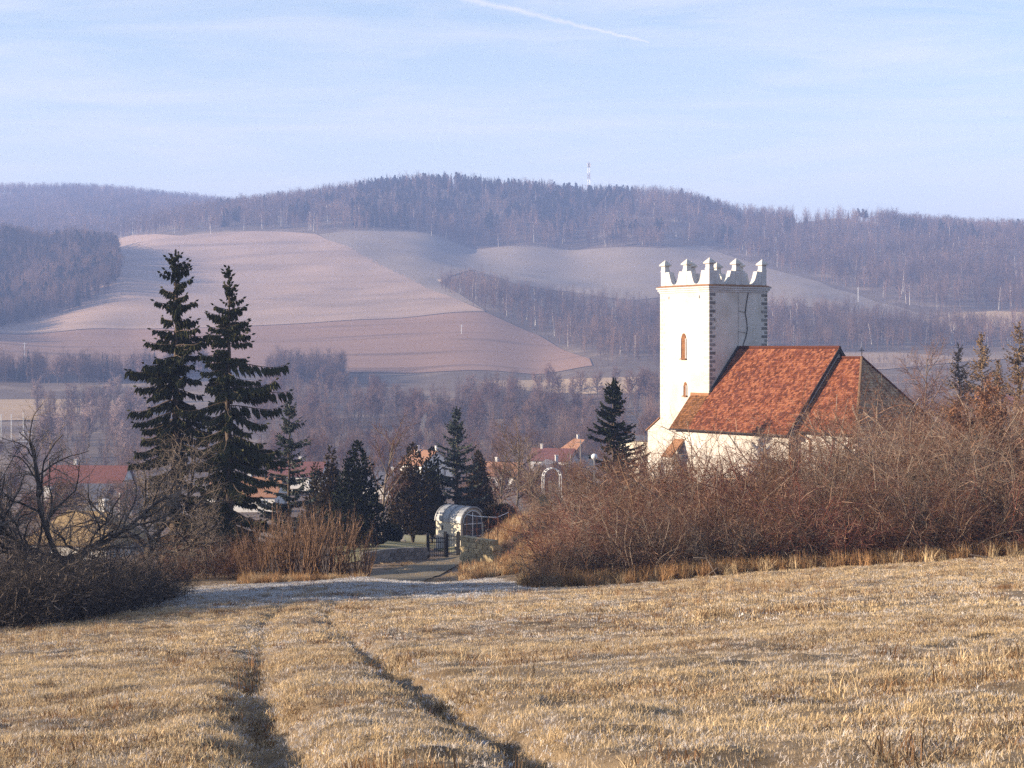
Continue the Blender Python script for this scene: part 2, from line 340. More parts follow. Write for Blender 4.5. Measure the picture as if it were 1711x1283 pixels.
patch('pasture_strip', 'strip of pasture running down behind the church tower', 'pasture', [(1180, 412), (1300, 455), (1420, 487), (1560, 528)], [(1180, 512), (1300, 514), (1420, 526), (1560, 540)], 60, 16)
patch('hill_field', 'small pale field on a rise beyond the church', 'tan_field', [(1540, 533), (1600, 524), (1660, 523), (1760, 529)], [(1560, 545), (1640, 548), (1700, 549), (1760, 550)], 30, 8)
patch('valley_field', 'tan field strip between hedgerows in the valley', 'tan_field', [(800, 640), (900, 635), (1000, 633), (1140, 632)], [(800, 641), (900, 656), (1000, 660), (1140, 658)], 30, 8)
patch('valley_strip', 'tan field strip beyond the village edge', 'tan_field', [(-60, 668), (60, 668), (160, 668), (260, 676)], [(-60, 704), (60, 703), (150, 694), (260, 677)], 30, 8)
patch('rough_meadow', 'pale open rough meadow on the flat land beyond the church', 'rough', [(1150, 596), (1330, 590), (1500, 590), (1600, 596), (1680, 600)], [(1150, 626), (1330, 616), (1480, 618), (1600, 606), (1680, 601)], 40, 10)
patch('path', 'dirt path leading up to the cemetery gate', 'path', [(590, 972), (650, 955), (700, 942), (744, 931), (760, 920)], [(700, 973), (735, 962), (765, 945), (776, 935), (780, 920)], 30, 8, 80, .05)
patch('cemetery_lawn', 'cemetery lawn with long shadows', 'lawn', [(560, 893), (650, 893), (720, 896), (760, 905)], [(560, 948), (640, 930), (710, 915), (760, 925)], 40, 20, 96, .06)

# ------------------------------------------------------------------ vegetation generators
def seg_mesh(name, segs, m, sides=3):
    a = np.array(segs, float); p, q, r0, r1 = a[:, 0:3], a[:, 3:6], a[:, 6:7], a[:, 7:8]
    t = q - p; t /= np.maximum(np.linalg.norm(t, axis=1, keepdims=True), 1e-6)
    ref = np.where(np.abs(t[:, 2:3]) < .9, np.array([[0, 0, 1.]]), np.array([[1., 0, 0]])); u = np.cross(t, ref); u /= np.linalg.norm(u, axis=1, keepdims=True); w = np.cross(t, u)
    n = len(a); v = np.empty((n, 2 * sides, 3))
    for k in range(sides):
        c, s = math.cos(2 * math.pi * k / sides), math.sin(2 * math.pi * k / sides); o = u * c + w * s
        v[:, k] = p + o * r0; v[:, sides + k] = q + o * r1
    b = (np.arange(n) * 2 * sides)[:, None]
    f = np.concatenate([np.stack([b[:, 0] + k, b[:, 0] + (k + 1) % sides, b[:, 0] + sides + (k + 1) % sides, b[:, 0] + sides + k], -1) for k in range(sides)])
    return mesh_np(name, v.reshape(-1, 3), f, m, True)
def spray_mesh(name, sp, m):                 # narrow diamond sprays: p, q, half width; two crossing faces each
    a = np.array(sp, float); p, q, w = a[:, :3], a[:, 3:6], a[:, 6:7]; n = len(a); t = q - p
    t /= np.maximum(np.linalg.norm(t, axis=1, keepdims=True), 1e-6); rv = NR.normal(size=(n, 3)); u = np.cross(t, rv); u /= np.maximum(np.linalg.norm(u, axis=1, keepdims=True), 1e-6)
    mid = p * .55 + q * .45; x = np.cross(t, u)
    v = np.concatenate([np.stack([p, mid + k * w, q, mid - k * w], 1) for k in (u, x)]).reshape(-1, 3)
    return mesh_np(name, v, np.arange(len(v)).reshape(-1, 4), m)
def leaf_mesh(name, c, size, m, flat=.0):
    c = np.asarray(c, float); n = len(c); a = NR.normal(size=(n, 3)); a /= np.linalg.norm(a, axis=1, keepdims=True)
    b = np.cross(a, NR.normal(size=(n, 3))); b /= np.linalg.norm(b, axis=1, keepdims=True); s = size * NR.uniform(.6, 1.3, (n, 1))
    v = np.stack([c - a * s, c + b * s * .5, c + a * s, c - b * s * .5], 1).reshape(-1, 3)
    return mesh_np(name, v, np.arange(4 * n).reshape(-1, 4), m)
def nrm(x, y, z):
    l = math.sqrt(x * x + y * y + z * z) or 1; return x / l, y / l, z / l
def grow(out, p, d, L, r, lv, par, rng):
    n = par['seg'][lv]; st = L / n; wa = par['wander'][lv]; tr = par['trop'][lv]; last = lv == len(par['seg']) - 1
    pts = [(p, d, r)]; r_end = r * par['taper'][lv]
    for i in range(n):
        d = nrm(d[0] + rng.gauss(0, wa), d[1] + rng.gauss(0, wa), d[2] + rng.gauss(0, wa) + tr)
        q = (p[0] + d[0] * st, p[1] + d[1] * st, p[2] + d[2] * st)
        ra = r + (r_end - r) * i / n; rb = r + (r_end - r) * (i + 1) / n
        out.append((*p, *q, ra, rb, lv)); p = q; pts.append((p, d, rb))
    if last: return
    k = par['kids'][lv]; t0 = par['t0'][lv]; az0 = rng.random() * 6.283
    for j in range(k):
        t = t0 + (1 - t0) * (j + rng.random()) / k; i = min(int(t * n), n - 1); f = t * n - i
        a, b = pts[i], pts[i + 1]; pp = tuple(a[0][c] * (1 - f) + b[0][c] * f for c in range(3)); dd = b[1]
        an = par['ang'][lv] * rng.uniform(.65, 1.35); azm = az0 + j * 2.4 + rng.gauss(0, .4)
        ux, uy, uz = nrm(*( (dd[1], -dd[0], 0) if abs(dd[2]) < .95 else (1, 0, 0))); wx, wy, wz = dd[1] * uz - dd[2] * uy, dd[2] * ux - dd[0] * uz, dd[0] * uy - dd[1] * ux
        ca, sa, c2, s2 = math.cos(an), math.sin(an), math.cos(azm), math.sin(azm)
        nd = nrm(*(dd[c] * ca + ((ux, uy, uz)[c] * c2 + (wx, wy, wz)[c] * s2) * sa for c in range(3)))
        ln = L * par['ratio'][lv] * (1 - par['fall'][lv] * (t - t0)) * rng.uniform(.7, 1.25)
        grow(out, pp, nd, ln, min(b[2] * .7, par['rmax'][lv + 1]), lv + 1, par, rng)
BARE = dict(seg=[7, 5, 4, 3], wander=[.06, .12, .16, .2], trop=[.03, .05, .04, .02], taper=[.35, .35, .4, .5], kids=[16, 9, 7], t0=[.25, .2, .15],
            ang=[.75, .7, .7], ratio=[.42, .48, .5], fall=[.45, .4, .3], rmax=[1, .09, .035, .018])
def split_tree(segs, lv=1, rt=None): return [s[:8] for s in segs if s[8] <= lv], [s[:8] for s in segs if s[8] > lv]
def bare_meshes(seed, height, r, par=BARE, lv=1, mt='bark', mc='twig_brown', twig_scale=1.0, nm='bare_tree'):
    rng = random.Random(seed); out = []; grow(out, (0, 0, -.25), (rng.gauss(0, .04), rng.gauss(0, .04), 1), height * .95, r, 0, par, rng)
    a, b = split_tree(out, lv); b = [(*s[:6], s[6] * twig_scale, s[7] * twig_scale) for s in b]
    return seg_mesh(nm + '_trunk', a, mt, 5), seg_mesh(nm + '_crown', b, mc, 3)
def place_tree(name, label, cat, meshes, loc, rot=0, scale=1, group=None, crown='crown'):
    t = thing(name, label, cat, loc, rot, scale, group); link('trunk', meshes[0], t); link(crown, meshes[1], t); return t
def shrub_meshes(seed, h, spread, stems, par, mt, mc, ts=1.0):
    rng = random.Random(seed); out = []
    for i in range(stems):
        a = rng.random() * 6.283; rr = math.sqrt(rng.random()) * spread * .55; tl = rng.uniform(.05, .75)
        grow(out, (rr * math.cos(a), rr * math.sin(a), -.1), nrm(math.cos(a) * tl, math.sin(a) * tl, 1), h * rng.uniform(.65, 1.05), rng.uniform(.02, .036), 0, par, rng)
    a, b = split_tree(out, 0); b = [(*s[:6], s[6] * ts, s[7] * ts) for s in b]
    f = [x for x in b if rng.random() < .2 and x[7] < .012]
    return seg_mesh('shrub_stems', a, mt, 3), seg_mesh('shrub_twigs', [x for x in b if x not in set(f)] if 0 else b, mc, 3), seg_mesh('shrub_tips', [(*x[:6], x[6] * 1.15, x[7] * 1.15) for x in f], 'twig_pale' if mc != 'twig_dark' else 'twig_grey', 3)
SHRUB = dict(seg=[6, 4, 3, 2], wander=[.2, .3, .34, .36], trop=[-.015, -.01, .02, 0], taper=[.35, .4, .5, .5], kids=[10, 5, 4], t0=[.12, .12, .1],
             ang=[.95, .9, .9], ratio=[.38, .52, .55], fall=[.3, .3, .2], rmax=[1, .02, .0135, .0105])
def spruce_meshes(seed, hh, rad, clear=.06, dens=1.0, droop=.5, hang=.45, prof=.7, sat=.4, step=.4, mt='bark_spruce', mc='needle', gap=.12, wd=.06, extra=None, asym=0):
    rng = random.Random(seed); wood = []; sp = []; x = y = 0; n = 14; pr = (0, 0, -.3)
    for i in range(n):
        z = hh * (i + 1) / n; q = (rng.gauss(0, .04), rng.gauss(0, .04), z)
        wood.append((*pr, *q, .018 * hh * (1 - i / n) + .015, .018 * hh * (1 - (i + 1) / n) + .012)); pr = q
    br = []; z = hh * clear
    while z < hh - .25:
        t = 1 - z / hh; L0 = rad * min(1, (t / sat)) ** prof
        for k in range(rng.choice((4, 5, 5, 6)) + (1 if t > .5 and droop > .5 else 0)):
            if rng.random() < gap * (1.35 if t < .5 else .35): continue
            a = rng.random() * 6.283; br.append((z + rng.uniform(-.4, .4), a, L0 * rng.uniform(.4, 1.2) * (1 + asym * math.cos(a)), .6 - min(1, t * 2.2) * (.3 + .62 * droop)))
        z += step * rng.uniform(.5, 1.5) * (.55 + .6 * min(1, t * 1.6))
    for e in (extra or []): br.append(e)
    for z, a, L, e0 in br:
        n = max(3, int(L / .4)); st = L / n; p = (0, 0, z); el_ = e0; ca, sa = math.cos(a), math.sin(a)
        for i in range(n):
            f = i / n; el_ = e0 - droop * .35 * math.sin(f * 3.14) + .55 * f * f; da = rng.gauss(0, .12)
            dx, dy, dz = math.cos(el_) * math.cos(a + da), math.cos(el_) * math.sin(a + da), math.sin(el_)
            q = (p[0] + dx * st, p[1] + dy * st, p[2] + dz * st)
            wood.append((*p, *q, .03 * (1 - f) * min(1, L / 2) + .008, .03 * (1 - f - 1 / n) * min(1, L / 2) + .008))
            k = max(1, int(st / .13 * dens * (1.5 if z < hh * .45 else 1)))
            for j in range(k):
                g = rng.random(); b = tuple(p[c] + (q[c] - p[c]) * g for c in range(3))
                if f < .12 and L > 1.2 and rng.random() < .5: continue
                for sd in (-1, 1):
                    ln = rng.uniform(.5, 1.1) * min(hang, .2 + L * .22) * (1.1 - .5 * f); lat = rng.uniform(.15, .8) * (1 - droop * .55) + .1
                    d = nrm(-sa * sd * lat + ca * .45, ca * sd * lat + sa * .45, rng.uniform(-.35, .1) - droop * 1.1)
                    sp.append((*b, b[0] + d[0] * ln, b[1] + d[1] * ln, b[2] + d[2] * ln, wd * rng.uniform(.6, 1.2)))
            p = q
        d = nrm(dx, dy, dz + .1); sp.append((*p, p[0] + d[0] * .28, p[1] + d[1] * .28, p[2] + d[2] * .28, wd * .7))
    for i in range(10):
        z = hh - .6 + i * .06; a = rng.random() * 6.28; sp.append((0, 0, z, .2 * math.cos(a) * (1.1 - i / 10), .2 * math.sin(a) * (1.1 - i / 10), z + .22, wd * .7))
    return seg_mesh('spruce_trunk', wood, mt, 4), spray_mesh('spruce_needles', sp, mc)
def conifer_shell(seed, hh, rad, n, mc, clear=.04, size=.12, power=.8, bulge=.25):   # dense yew or thuja: sprays over several lobed leaders
    rng = np.random.default_rng(seed); PP = []; QQ = []; wood = [(0, 0, -.3, 0, 0, hh * .6, .1, .05)]
    lead = [(0, 0, 1, .78)] + [(rad * .5 * math.cos(k), rad * .5 * math.sin(k), rng.uniform(.6, .93), rng.uniform(.45, .62)) for k in rng.random(5) * 6.283]
    for lx, ly, fh, fr in lead:
        m = int(n / 3.2 * fr * fh); t = rng.random(m) ** .75; a = rng.random(m) * 6.283; Hh = hh * fh
        lob = 1 + .22 * np.sin(a * 3 + t * 11 + lx * 9) + 1.1 * vnoise(a * 2.5, t * 14, seed + lx)
        rr = rad * fr * np.sin(np.clip(t * 1.1 + .02, 0, 1) * math.pi * .5) ** power * np.where(t > .8, 1 - (t - .8) * 1.6, 1) * lob * np.sqrt(rng.uniform(.3, 1.05, m))
        p = np.stack([lx * (.25 + .75 * t) + rr * np.cos(a), ly * (.25 + .75 * t) + rr * np.sin(a), Hh * (clear / fh + (1 - clear / fh) * (1 - t))], -1)
        d = np.stack([np.cos(a) * .6, np.sin(a) * .6, np.full(m, .75)], -1) + rng.normal(0, .5, (m, 3)); d /= np.linalg.norm(d, axis=1, keepdims=True)
        PP.append(p); QQ.append(p + d * (size * rng.uniform(1.0, 3.2, (m, 1)))); wood.append((0, 0, -.2, lx * .6, ly * .6, Hh * .55, .06, .03))
    p = np.concatenate(PP); q = np.concatenate(QQ)
    return seg_mesh('conifer_trunk', wood, 'bark_dark', 5), spray_mesh('conifer_foliage', np.concatenate([p, q, np.full((len(p), 1), size * .55)], 1), mc)
def scatter(name, pts, scales, srcs, label, cat=None, tilt=.12):
    """one object: points that carry instances of source meshes (geometry nodes)"""
    c = bpy.data.collections.new(name + '_sources')
    for i, me in enumerate(srcs): c.objects.link(bpy.data.objects.new('%s_source_%02d' % (name, i), me))
    me = bpy.data.meshes.new(name); me.vertices.add(len(pts)); me.vertices.foreach_set('co', np.asarray(pts, np.float32).ravel())
    at = me.attributes.new('sc', 'FLOAT', 'POINT'); at.data.foreach_set('value', np.asarray(scales, np.float32)); me.update()
    o = link(name, me); ng = bpy.data.node_groups.new(name, 'GeometryNodeTree')
    ng.interface.new_socket('Geometry', in_out='INPUT', socket_type='NodeSocketGeometry'); ng.interface.new_socket('Geometry', in_out='OUTPUT', socket_type='NodeSocketGeometry')
    n, l = ng.nodes, ng.links; gi = n.new('NodeGroupInput'); go = n.new('NodeGroupOutput'); ip = n.new('GeometryNodeInstanceOnPoints'); ci = n.new('GeometryNodeCollectionInfo')
    ci.inputs['Collection'].default_value = c; ci.inputs['Separate Children'].default_value = True; ci.inputs['Reset Children'].default_value = True
    rv = n.new('FunctionNodeRandomValue'); rv.data_type = 'FLOAT_VECTOR'; rv.inputs[0].default_value = (-tilt, -tilt, 0); rv.inputs[1].default_value = (tilt, tilt, 6.283)
    na = n.new('GeometryNodeInputNamedAttribute'); na.data_type = 'FLOAT'; na.inputs['Name'].default_value = 'sc'
    l.new(gi.outputs[0], ip.inputs['Points']); l.new(ci.outputs[0], ip.inputs['Instance']); ip.inputs['Pick Instance'].default_value = True
    l.new(rv.outputs[0], ip.inputs['Rotation']); l.new(na.outputs[0], ip.inputs['Scale']); l.new(ip.outputs[0], go.inputs[0])
    md = o.modifiers.new('scatter', 'NODES'); md.node_group = ng
    return tag(o, label, cat, kind='stuff')
def inpoly(px, py, poly):
    r = np.zeros(px.shape, bool); n = len(poly); j = n - 1
    for i in range(n):
        (xi, yi), (xj, yj) = poly[i], poly[j]
        r ^= ((yi > py) != (yj > py)) & (px < (xj - xi) * (py - yi) / ((yj - yi) or 1e-9) + xi); j = i
    return r

# ------------------------------------------------------------------ woods on the far hills
def far_tree(seed, h, mt, twig, n1=16, n2=6, crown=.36, birch=False):
    rng = random.Random(seed); par = dict(seg=[4, 3, 2], wander=[.05, .14, .22], trop=[.02, .09, .05], taper=[.4, .4, .5], kids=[n1, n2], t0=[.22 if not birch else .35, .15],
        ang=[.62, .6], ratio=[crown, .5], fall=[.55, .3], rmax=[1, .1, .075])
    out = []; grow(out, (0, 0, -1), (0, 0, 1), h, .2, 0, par, rng)
    tr = [s[:8] for s in out if s[8] == 0]; tw = [s[:8] for s in out if s[8] > 0]
    a = seg_mesh('ft', tr, mt, 4); b = seg_mesh('fb', tw, twig, 3); me = join_mesh('far_tree', [a, b]); return me
def join_mesh(name, ms):
    v = []; f = []; mi = []; mats = []; b = 0; fs = []
    for k, m in enumerate(ms):
        c = np.empty(len(m.vertices) * 3, np.float32); m.vertices.foreach_get('co', c); v.append(c.reshape(-1, 3))
        q = np.empty(len(m.loops), np.int32); m.loops.foreach_get('vertex_index', q); fs.append(q.reshape(-1, 4) + b); mi += [k] * (len(q) // 4); b += len(m.vertices); mats.append(m.materials[0])
    me = mesh_np(name, np.concatenate(v), np.concatenate(fs), None, True)
    for m in mats: me.materials.append(m)
    me.polygons.foreach_set('material_index', np.array(mi, np.int32))
    for m in ms: bpy.data.meshes.remove(m)
    return me
def far_conifer(seed, h, r, mc='needle_far'):
    rng = random.Random(seed); sp = []
    for i in range(170):
        t = rng.random() ** .7; z = h * (1 - t * .9); a = rng.random() * 6.283; L = r * t ** .8 * rng.uniform(.6, 1.15); z0 = z + L * .15
        sp.append((0, 0, z0, L * math.cos(a), L * math.sin(a), z - L * .25, .32 + .2 * t))
    sp.append((0, 0, h * .8, 0, 0, h + .8, .25))
    return spray_mesh('far_conifer', sp, mc)
def far_pine(seed, h, r):
    rng = random.Random(seed); sp = [(0, 0, -1, 0, 0, h * .9, .35)]
    for i in range(150):
        a = rng.random() * 6.283; t = rng.random(); z = h * (.5 + .5 * t); L = r * (1 - t ** 2.5) * rng.uniform(.4, 1.1) + .4
        sp.append((L * .2 * math.cos(a), L * .2 * math.sin(a), z - .4, L * math.cos(a), L * math.sin(a), z + rng.uniform(-.3, .5), .5))
    return spray_mesh('far_pine', sp, 'needle_far')
FT = [far_tree(100 + i, 15 + (i % 3) * 1.5, 'wood_far', 'wood_far', 17, 6) for i in range(5)]
FB = [far_tree(130 + i, 16, 'birch', 'twig_far', 14, 6, .26, True) for i in range(2)]
FC = [far_conifer(140 + i, 17 + i, 3.0) for i in range(2)] + [far_pine(150, 17, 3.4)]
def wood(name, label, n, d0, d1, p0, p1, keep, srcs, s0=.75, s1=1.15):
    d = np.sqrt(NR.uniform(d0 * d0, d1 * d1, n)); px = NR.uniform(p0, p1, n); x = (px - CX) / F * d; z = H(x, d); py = HY - z / d * F
    k = keep(px, py, d); pts = np.stack([x, d, z], -1)[k]
    return scatter(name, pts, NR.uniform(s0, s1, len(pts)), srcs, label, 'wood', .05)
LBX = [100, 150, 300, 470, 530, 660, 740, 790, 950, 1100, 1180, 1300, 1420, 1560, 1640, 1800]; LBY = [400, 401, 391, 384, 389, 386, 400, 417, 417, 416, 409, 452, 484, 522, 519, 524]
EDX = [-60, 60, 110, 160, 185, 203, 205, 196, 165]; EDY = [560, 536, 524, 505, 489, 465, 450, 425, 400]      # edge of the wood on the left rise
def edge_x(py): return np.interp(py, EDY[::-1], EDX[::-1])
clump = lambda x, s, t: vnoise(x / s, x * 0 + t, 4)
def keep_main(px, py, d): return (py < np.interp(px, LBX, LBY) - 1) & (px > 150) & ~((px > 1325) & (px < 1465) & (d > 1800)) & ~((np.abs(px - 1125 - (412 - py) * .7) < 16) & (py > 385) & (px > 1090) & (px < 1200))
wood('ridge_wood', 'bare wood covering the long ridge behind the fields', 15500, 1120, 2120, 140, 1800, lambda px, py, d: keep_main(px, py, d) & ~((px > 600) & (px < 1060) & (d > 1740) & (NR.random(px.shape) < .6)), FT * 8 + FB)
wood('ridge_conifers', 'dark conifers mixed into the top of the ridge wood', 3600, 1600, 2050, 350, 1800, lambda px, py, d: keep_main(px, py, d) & (vnoise(px / 55, d / 60, 6) > .0 + np.where(px > 1050, .25, 0) + np.where(px < 600, .12, 0) - np.where((px > 600) & (px < 1060) & (d > 1740), .3, 0)), FC, .75, 1.1)
wood('rise_wood', 'bare wood with conifers on the near rise beside the stubble field', 6500, 1060, 1620, -160, 215, lambda px, py, d: (px < edge_x(py) - 2), FT * 3 + FC, .8, 1.1)
wood('distant_wood', 'wood covering the most distant hill', 7500, 1900, 2750, -160, 470, lambda px, py, d: (d > 2150) | (px < 150), FT, .8, 1.1)
wood('strip_wood', 'strip of bare trees running down between the fields', 1500, 930, 1330, 700, 1125,
     lambda px, py, d: inpoly(px, py, [(726, 484), (775, 468), (860, 495), (950, 506), (1120, 527), (1120, 606), (992, 606), (905, 560), (812, 522)]), FT * 6 + FB, .55, .95)
wood('foot_wood', 'bare wood at the foot of the hill behind the church', 3000, 900, 1240, 1090, 1800, lambda px, py, d: inpoly(px, py, [(1090, 520), (1300, 520), (1420, 532), (1540, 545), (1800, 553), (1800, 578), (1400, 588), (1200, 592), (1090, 604)]), FT * 8 + FB, .5, .95)
wood('valley_scrub', 'low scrub on the flat land below the wooded hill', 1500, 640, 930, 980, 1800, lambda px, py, d: (vnoise(px / 60, d / 30, 2) > .12) & ((px > 1130) | (d > 880)), FT, .15, .32)

wood('valley_undergrowth', 'scrubby undergrowth beneath the trees of the valley floor', 4600, 450, 900, -60, 1120, lambda px, py, d: (vnoise(px / 50, d / 25, 7) > -.12) & ((px > 430) & (d < 850) & ((px < 870) | (d < 760)) | (px > 60) & (px < 260) & (d < 800)), FT, .25, .7)
wood('hedgerow_scrub', 'dense shaded hedgerow mass below the ploughed field', 900, 885, 935, -80, 345, lambda px, py, d: vnoise(px / 30, d / 30, 17) > -.2, FT * 3 + FC[:1], .4, .85)
wood('clump_scrub', 'dense shaded scrub clump right of the tall spruces', 300, 880, 930, 445, 575, lambda px, py, d: vnoise(px / 30, d / 30, 18) > -.3, FT, .4, .85)
# individual far trees: skyline conifers and white birches
lab_sky = 'dark conifer standing out on the skyline of the ridge'
for i, (px, s) in enumerate(((388, .8), (428, .9), (442, 1.0), (455, .7), (640, .9), (668, 1), (690, 1.05), (705, .95), (722, 1), (738, .9), (775, 1), (795, 1.1), (848, 1), (872, .9), (884, 1), (915, .85), (938, .9), (1018, 1.2), (1025, 1.1), (1032, 1.0), (1215, .8), (1225, .7), (1512, .8), (1665, .8), (1697, .9), (1703, .8))):
    o = link('conifer', FC[i % 3], None, G(px, 1880 + (i * 37) % 60), i * 1.3, s); o.location.z -= 2; tag(o, lab_sky, 'tree', 'conifers on the skyline')
for i, (px, py) in enumerate(((352, 390), (470, 378), (478, 380), (520, 384), (524, 386), (516, 385), (548, 372), (600, 378), (690, 385), (724, 388), (940, 408), (943, 404), (1130, 395), (1285, 430), (1434, 490), (790, 500), (845, 520), (880, 535), (925, 545), (975, 575))):
    x, y = hit(px, py, 800); o = link('birch_tree', FB[i % 2], None, (x, y, float(H(x, y))), i * 2.1, (1.15 if i < 14 else .7)); tag(o, 'white-stemmed birch catching the sun among the hillside trees', 'tree', 'birches on the hillside')

# ------------------------------------------------------------------ church
ch_a = R(34); AX = Vector((math.sin(ch_a), -math.cos(ch_a), 0)); LN = Vector((-math.cos(ch_a), -math.sin(ch_a), 0))
C0 = Vector(((1185 - CX) / F * 138, 138, 0)); TW = 6.19; GZ = -12.6
# local frame: x along the nave axis (from the tower's east face), y to the sunny side, z up; y=0 on the ridge
RO = C0 - LN * (TW / 2); MC = Matrix(((AX.x, LN.x, 0, RO.x), (AX.y, LN.y, 0, RO.y), (0, 0, 1, 0), (0, 0, 0, 1)))
church = thing('church', 'white village church with red tiled roof and square battlemented tower behind the thicket', 'church', (RO.x, RO.y, GZ))
church.matrix_world = MC @ Matrix.Translation((0, 0, GZ))
def cz(z): return z - GZ                     # heights are given relative to the eye; the church stands on GZ
h = TW / 2; TOP = 5.0
tower = MB().box(-TW, 0, -h, h, 0, cz(TOP) - .3).build('tower', 'plaster', church)
b = MB()
for (o0, z0, z1) in ((.07, -.42, -.27), (.15, -.27, -.1), (.24, -.1, .02)): b.box(-TW - o0, o0, -h - o0, h + o0, cz(TOP + z0), cz(TOP + z1) + .001)
b.build('cornice', 'plaster_old', tower)
b = MB(); o = .28
b.add([(-TW - o, -h - o, cz(TOP) + .03), (o, -h - o, cz(TOP) + .03), (o, h + o, cz(TOP) + .03), (-TW - o, h + o, cz(TOP) + .03), (-TW + .1, -h + .1, cz(TOP) + .2), (-.1, -h + .1, cz(TOP) + .2), (-.1, h - .1, cz(TOP) + .2), (-TW + .1, h - .1, cz(TOP) + .2)],
      [[0, 1, 5, 4], [1, 2, 6, 5], [2, 3, 7, 6], [3, 0, 4, 7], [4, 5, 6, 7], [3, 2, 1, 0]]).build('cornice_tiles', 'roof_brown', tower)
# battlement: pinnacles with swept walls between
PZ = cz(TOP) + .1; ps = .5; e = .3
pin = MB(); k = ps / 2; pin.box(-k, k, -k, k, 0, 1.42); pin.box(-k - .03, k + .03, -k - .03, k + .03, 1.24, 1.3); pin.box(-k + .02, k - .02, -k + .02, k - .02, 1.42, 1.72)
pin_me = pin.mesh('pinnacle', 'plaster_old')
cap = MB(); c = .36; cap.box(-c, c, -c, c, 1.72, 1.82); cap.add([(-c, -c, 1.82), (c, -c, 1.82), (c, c, 1.82), (-c, c, 1.82), (0, 0, 2.22)], [[0, 1, 4], [1, 2, 4], [2, 3, 4], [3, 0, 4]])
cap_me = cap.mesh('pinnacle_cap', 'stone_white')
xs = [-TW + e, -TW / 2, -e]; ys = [-h + e, 0, h - e]
for i, x in enumerate(xs):
    for j, y in enumerate(ys):
        if i == 1 and j == 1: continue
        p = link('pinnacle', pin_me, tower, (x, y, PZ)); link('cap', cap_me, p)
def sweep(n=28):
    bay = (TW / 2 - e) - ps; pr = [(0, 0)]
    for i in range(n + 1):
        t = i / n; s = abs(2 * t - 1); zz = .14 + 1.06 * min(1, s / .56) ** 2.6 - max(0, s - .56) * .04
        pr.append((t * bay, zz))
    pr.append((bay, 0)); return pr, bay
pr, bay = sweep(); mer = MB().prism(pr, -.22, .22).mesh('swept_merlon', 'plaster_old')
for s in (0, 1):
    for xx in (xs[0], xs[2]): link('merlon', mer, tower, (xx, ys[s] + ps / 2, PZ), R(90))
    for yy in (ys[0], ys[2]): link('merlon', mer, tower, (xs[s] + ps / 2, yy, PZ), 0)
# quoins on the corners of the two visible faces
qa = {}
def quoin(w, d_, hgt, m):
    key = (round(w, 2), round(d_, 2), m)
    if key not in qa: qa[key] = MB().box(-w / 2, w / 2, -d_ / 2, d_ / 2, 0, hgt).mesh('quoin', m)
    return qa[key]
z = cz(TOP) - .75; i = 0
while z > 2.0:
    w = .62 if i % 2 == 0 else .3
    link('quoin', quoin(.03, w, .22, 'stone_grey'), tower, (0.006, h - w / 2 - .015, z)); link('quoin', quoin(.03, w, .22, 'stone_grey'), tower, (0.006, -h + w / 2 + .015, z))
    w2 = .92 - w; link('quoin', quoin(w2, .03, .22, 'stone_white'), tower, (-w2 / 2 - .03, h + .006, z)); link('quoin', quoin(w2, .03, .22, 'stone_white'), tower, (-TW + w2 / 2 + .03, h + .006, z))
    z -= .335; i += 1
def arch(w, hh, n=8): return [(-w / 2, 0), (w / 2, 0)] + [(w / 2 * math.cos(math.pi * t / n), hh - w / 2 + w * .72 * math.sin(math.pi * t / n)) for t in range(n + 1)]
def on_side(x, zz): return Matrix.Translation((x, h, zz))
wz = cz(-.75)
for (x, zz, w, hh) in ((-TW / 2 - .05, wz, .5, 1.85), (-TW / 2 + .15, cz(-3.75), .28, .95)):
    wd = MB().prism(arch(w + .16, hh + .08), -.05, .012, on_side(x, zz - .04)).build('window', 'timber', tower)
    MB().prism(arch(w, hh), -.04, .03, on_side(x, zz)).build('shutter', 'timber', wd)
    fr = MB()
    for kx in (-1, 1): fr.box(x + kx * (w / 2 + .05) - .03, x + kx * (w / 2 + .05) + .03, h - .02, h + .09, zz, zz + hh - w / 2)
    fr.build('frame', 'plaster_old', wd)
    for kz in range(int(hh / .16) - 1): MB().box(x - w / 2 + .03, x + w / 2 - .03, h + .025, h + .05, zz + .1 + kz * .16, zz + .13 + kz * .16).build('slat', 'timber', wd)
    MB().slab([(x - w / 2 - .15, h + .2, zz - .07), (x + w / 2 + .12, h + .2, zz - .07), (x + w / 2 + .12, h, zz), (x - w / 2 - .15, h, zz)], .04).build('sill', 'roof_brown', wd)
for x in (-TW + 1.15, -1.2): MB().box(x - .05, x + .05, h - .02, h + .012, cz(4.05), cz(4.3)).build('vent_hole', 'flash', tower)
# lightning conductor and thin bracket lines on the shaded face
pts = [(.05, -1.0 + dy, cz(zz)) for dy, zz in ((0, 4.55), (.22, 3.6), (.32, 2.9), (.18, 2.3), (.1, 1.6), (.28, .9), (.55, .35), (.5, .1))]
MB().tube(pts, .035, 5).build('lightning_cable', 'iron', tower)
b = MB(); b.tube([(.03, .05, cz(4.5)), (.03, .07, cz(.2))], .01, 4)
for zz in (3.0, 1.35): b.tube([(.04, .06, cz(zz + .05)), (.04, -.72, cz(zz - .05))], .014, 4)
b.build('wire', 'iron', tower)
# annex at the back of the tower
an = MB().prism([(-TW - 1.65, 0), (-TW, 0), (-TW, cz(-5.75)), (-TW - 1.65, cz(-6.75))], h - 3.4, h - .02).build('annex', 'plaster', church)
MB().slab([(-TW - 1.8, h - 3.5, cz(-6.8)), (-TW, h - 3.5, cz(-5.68)), (-TW, h + .1, cz(-5.68)), (-TW - 1.8, h + .1, cz(-6.8))][::-1], -.06).build('annex_roof', 'roof_brown', an)
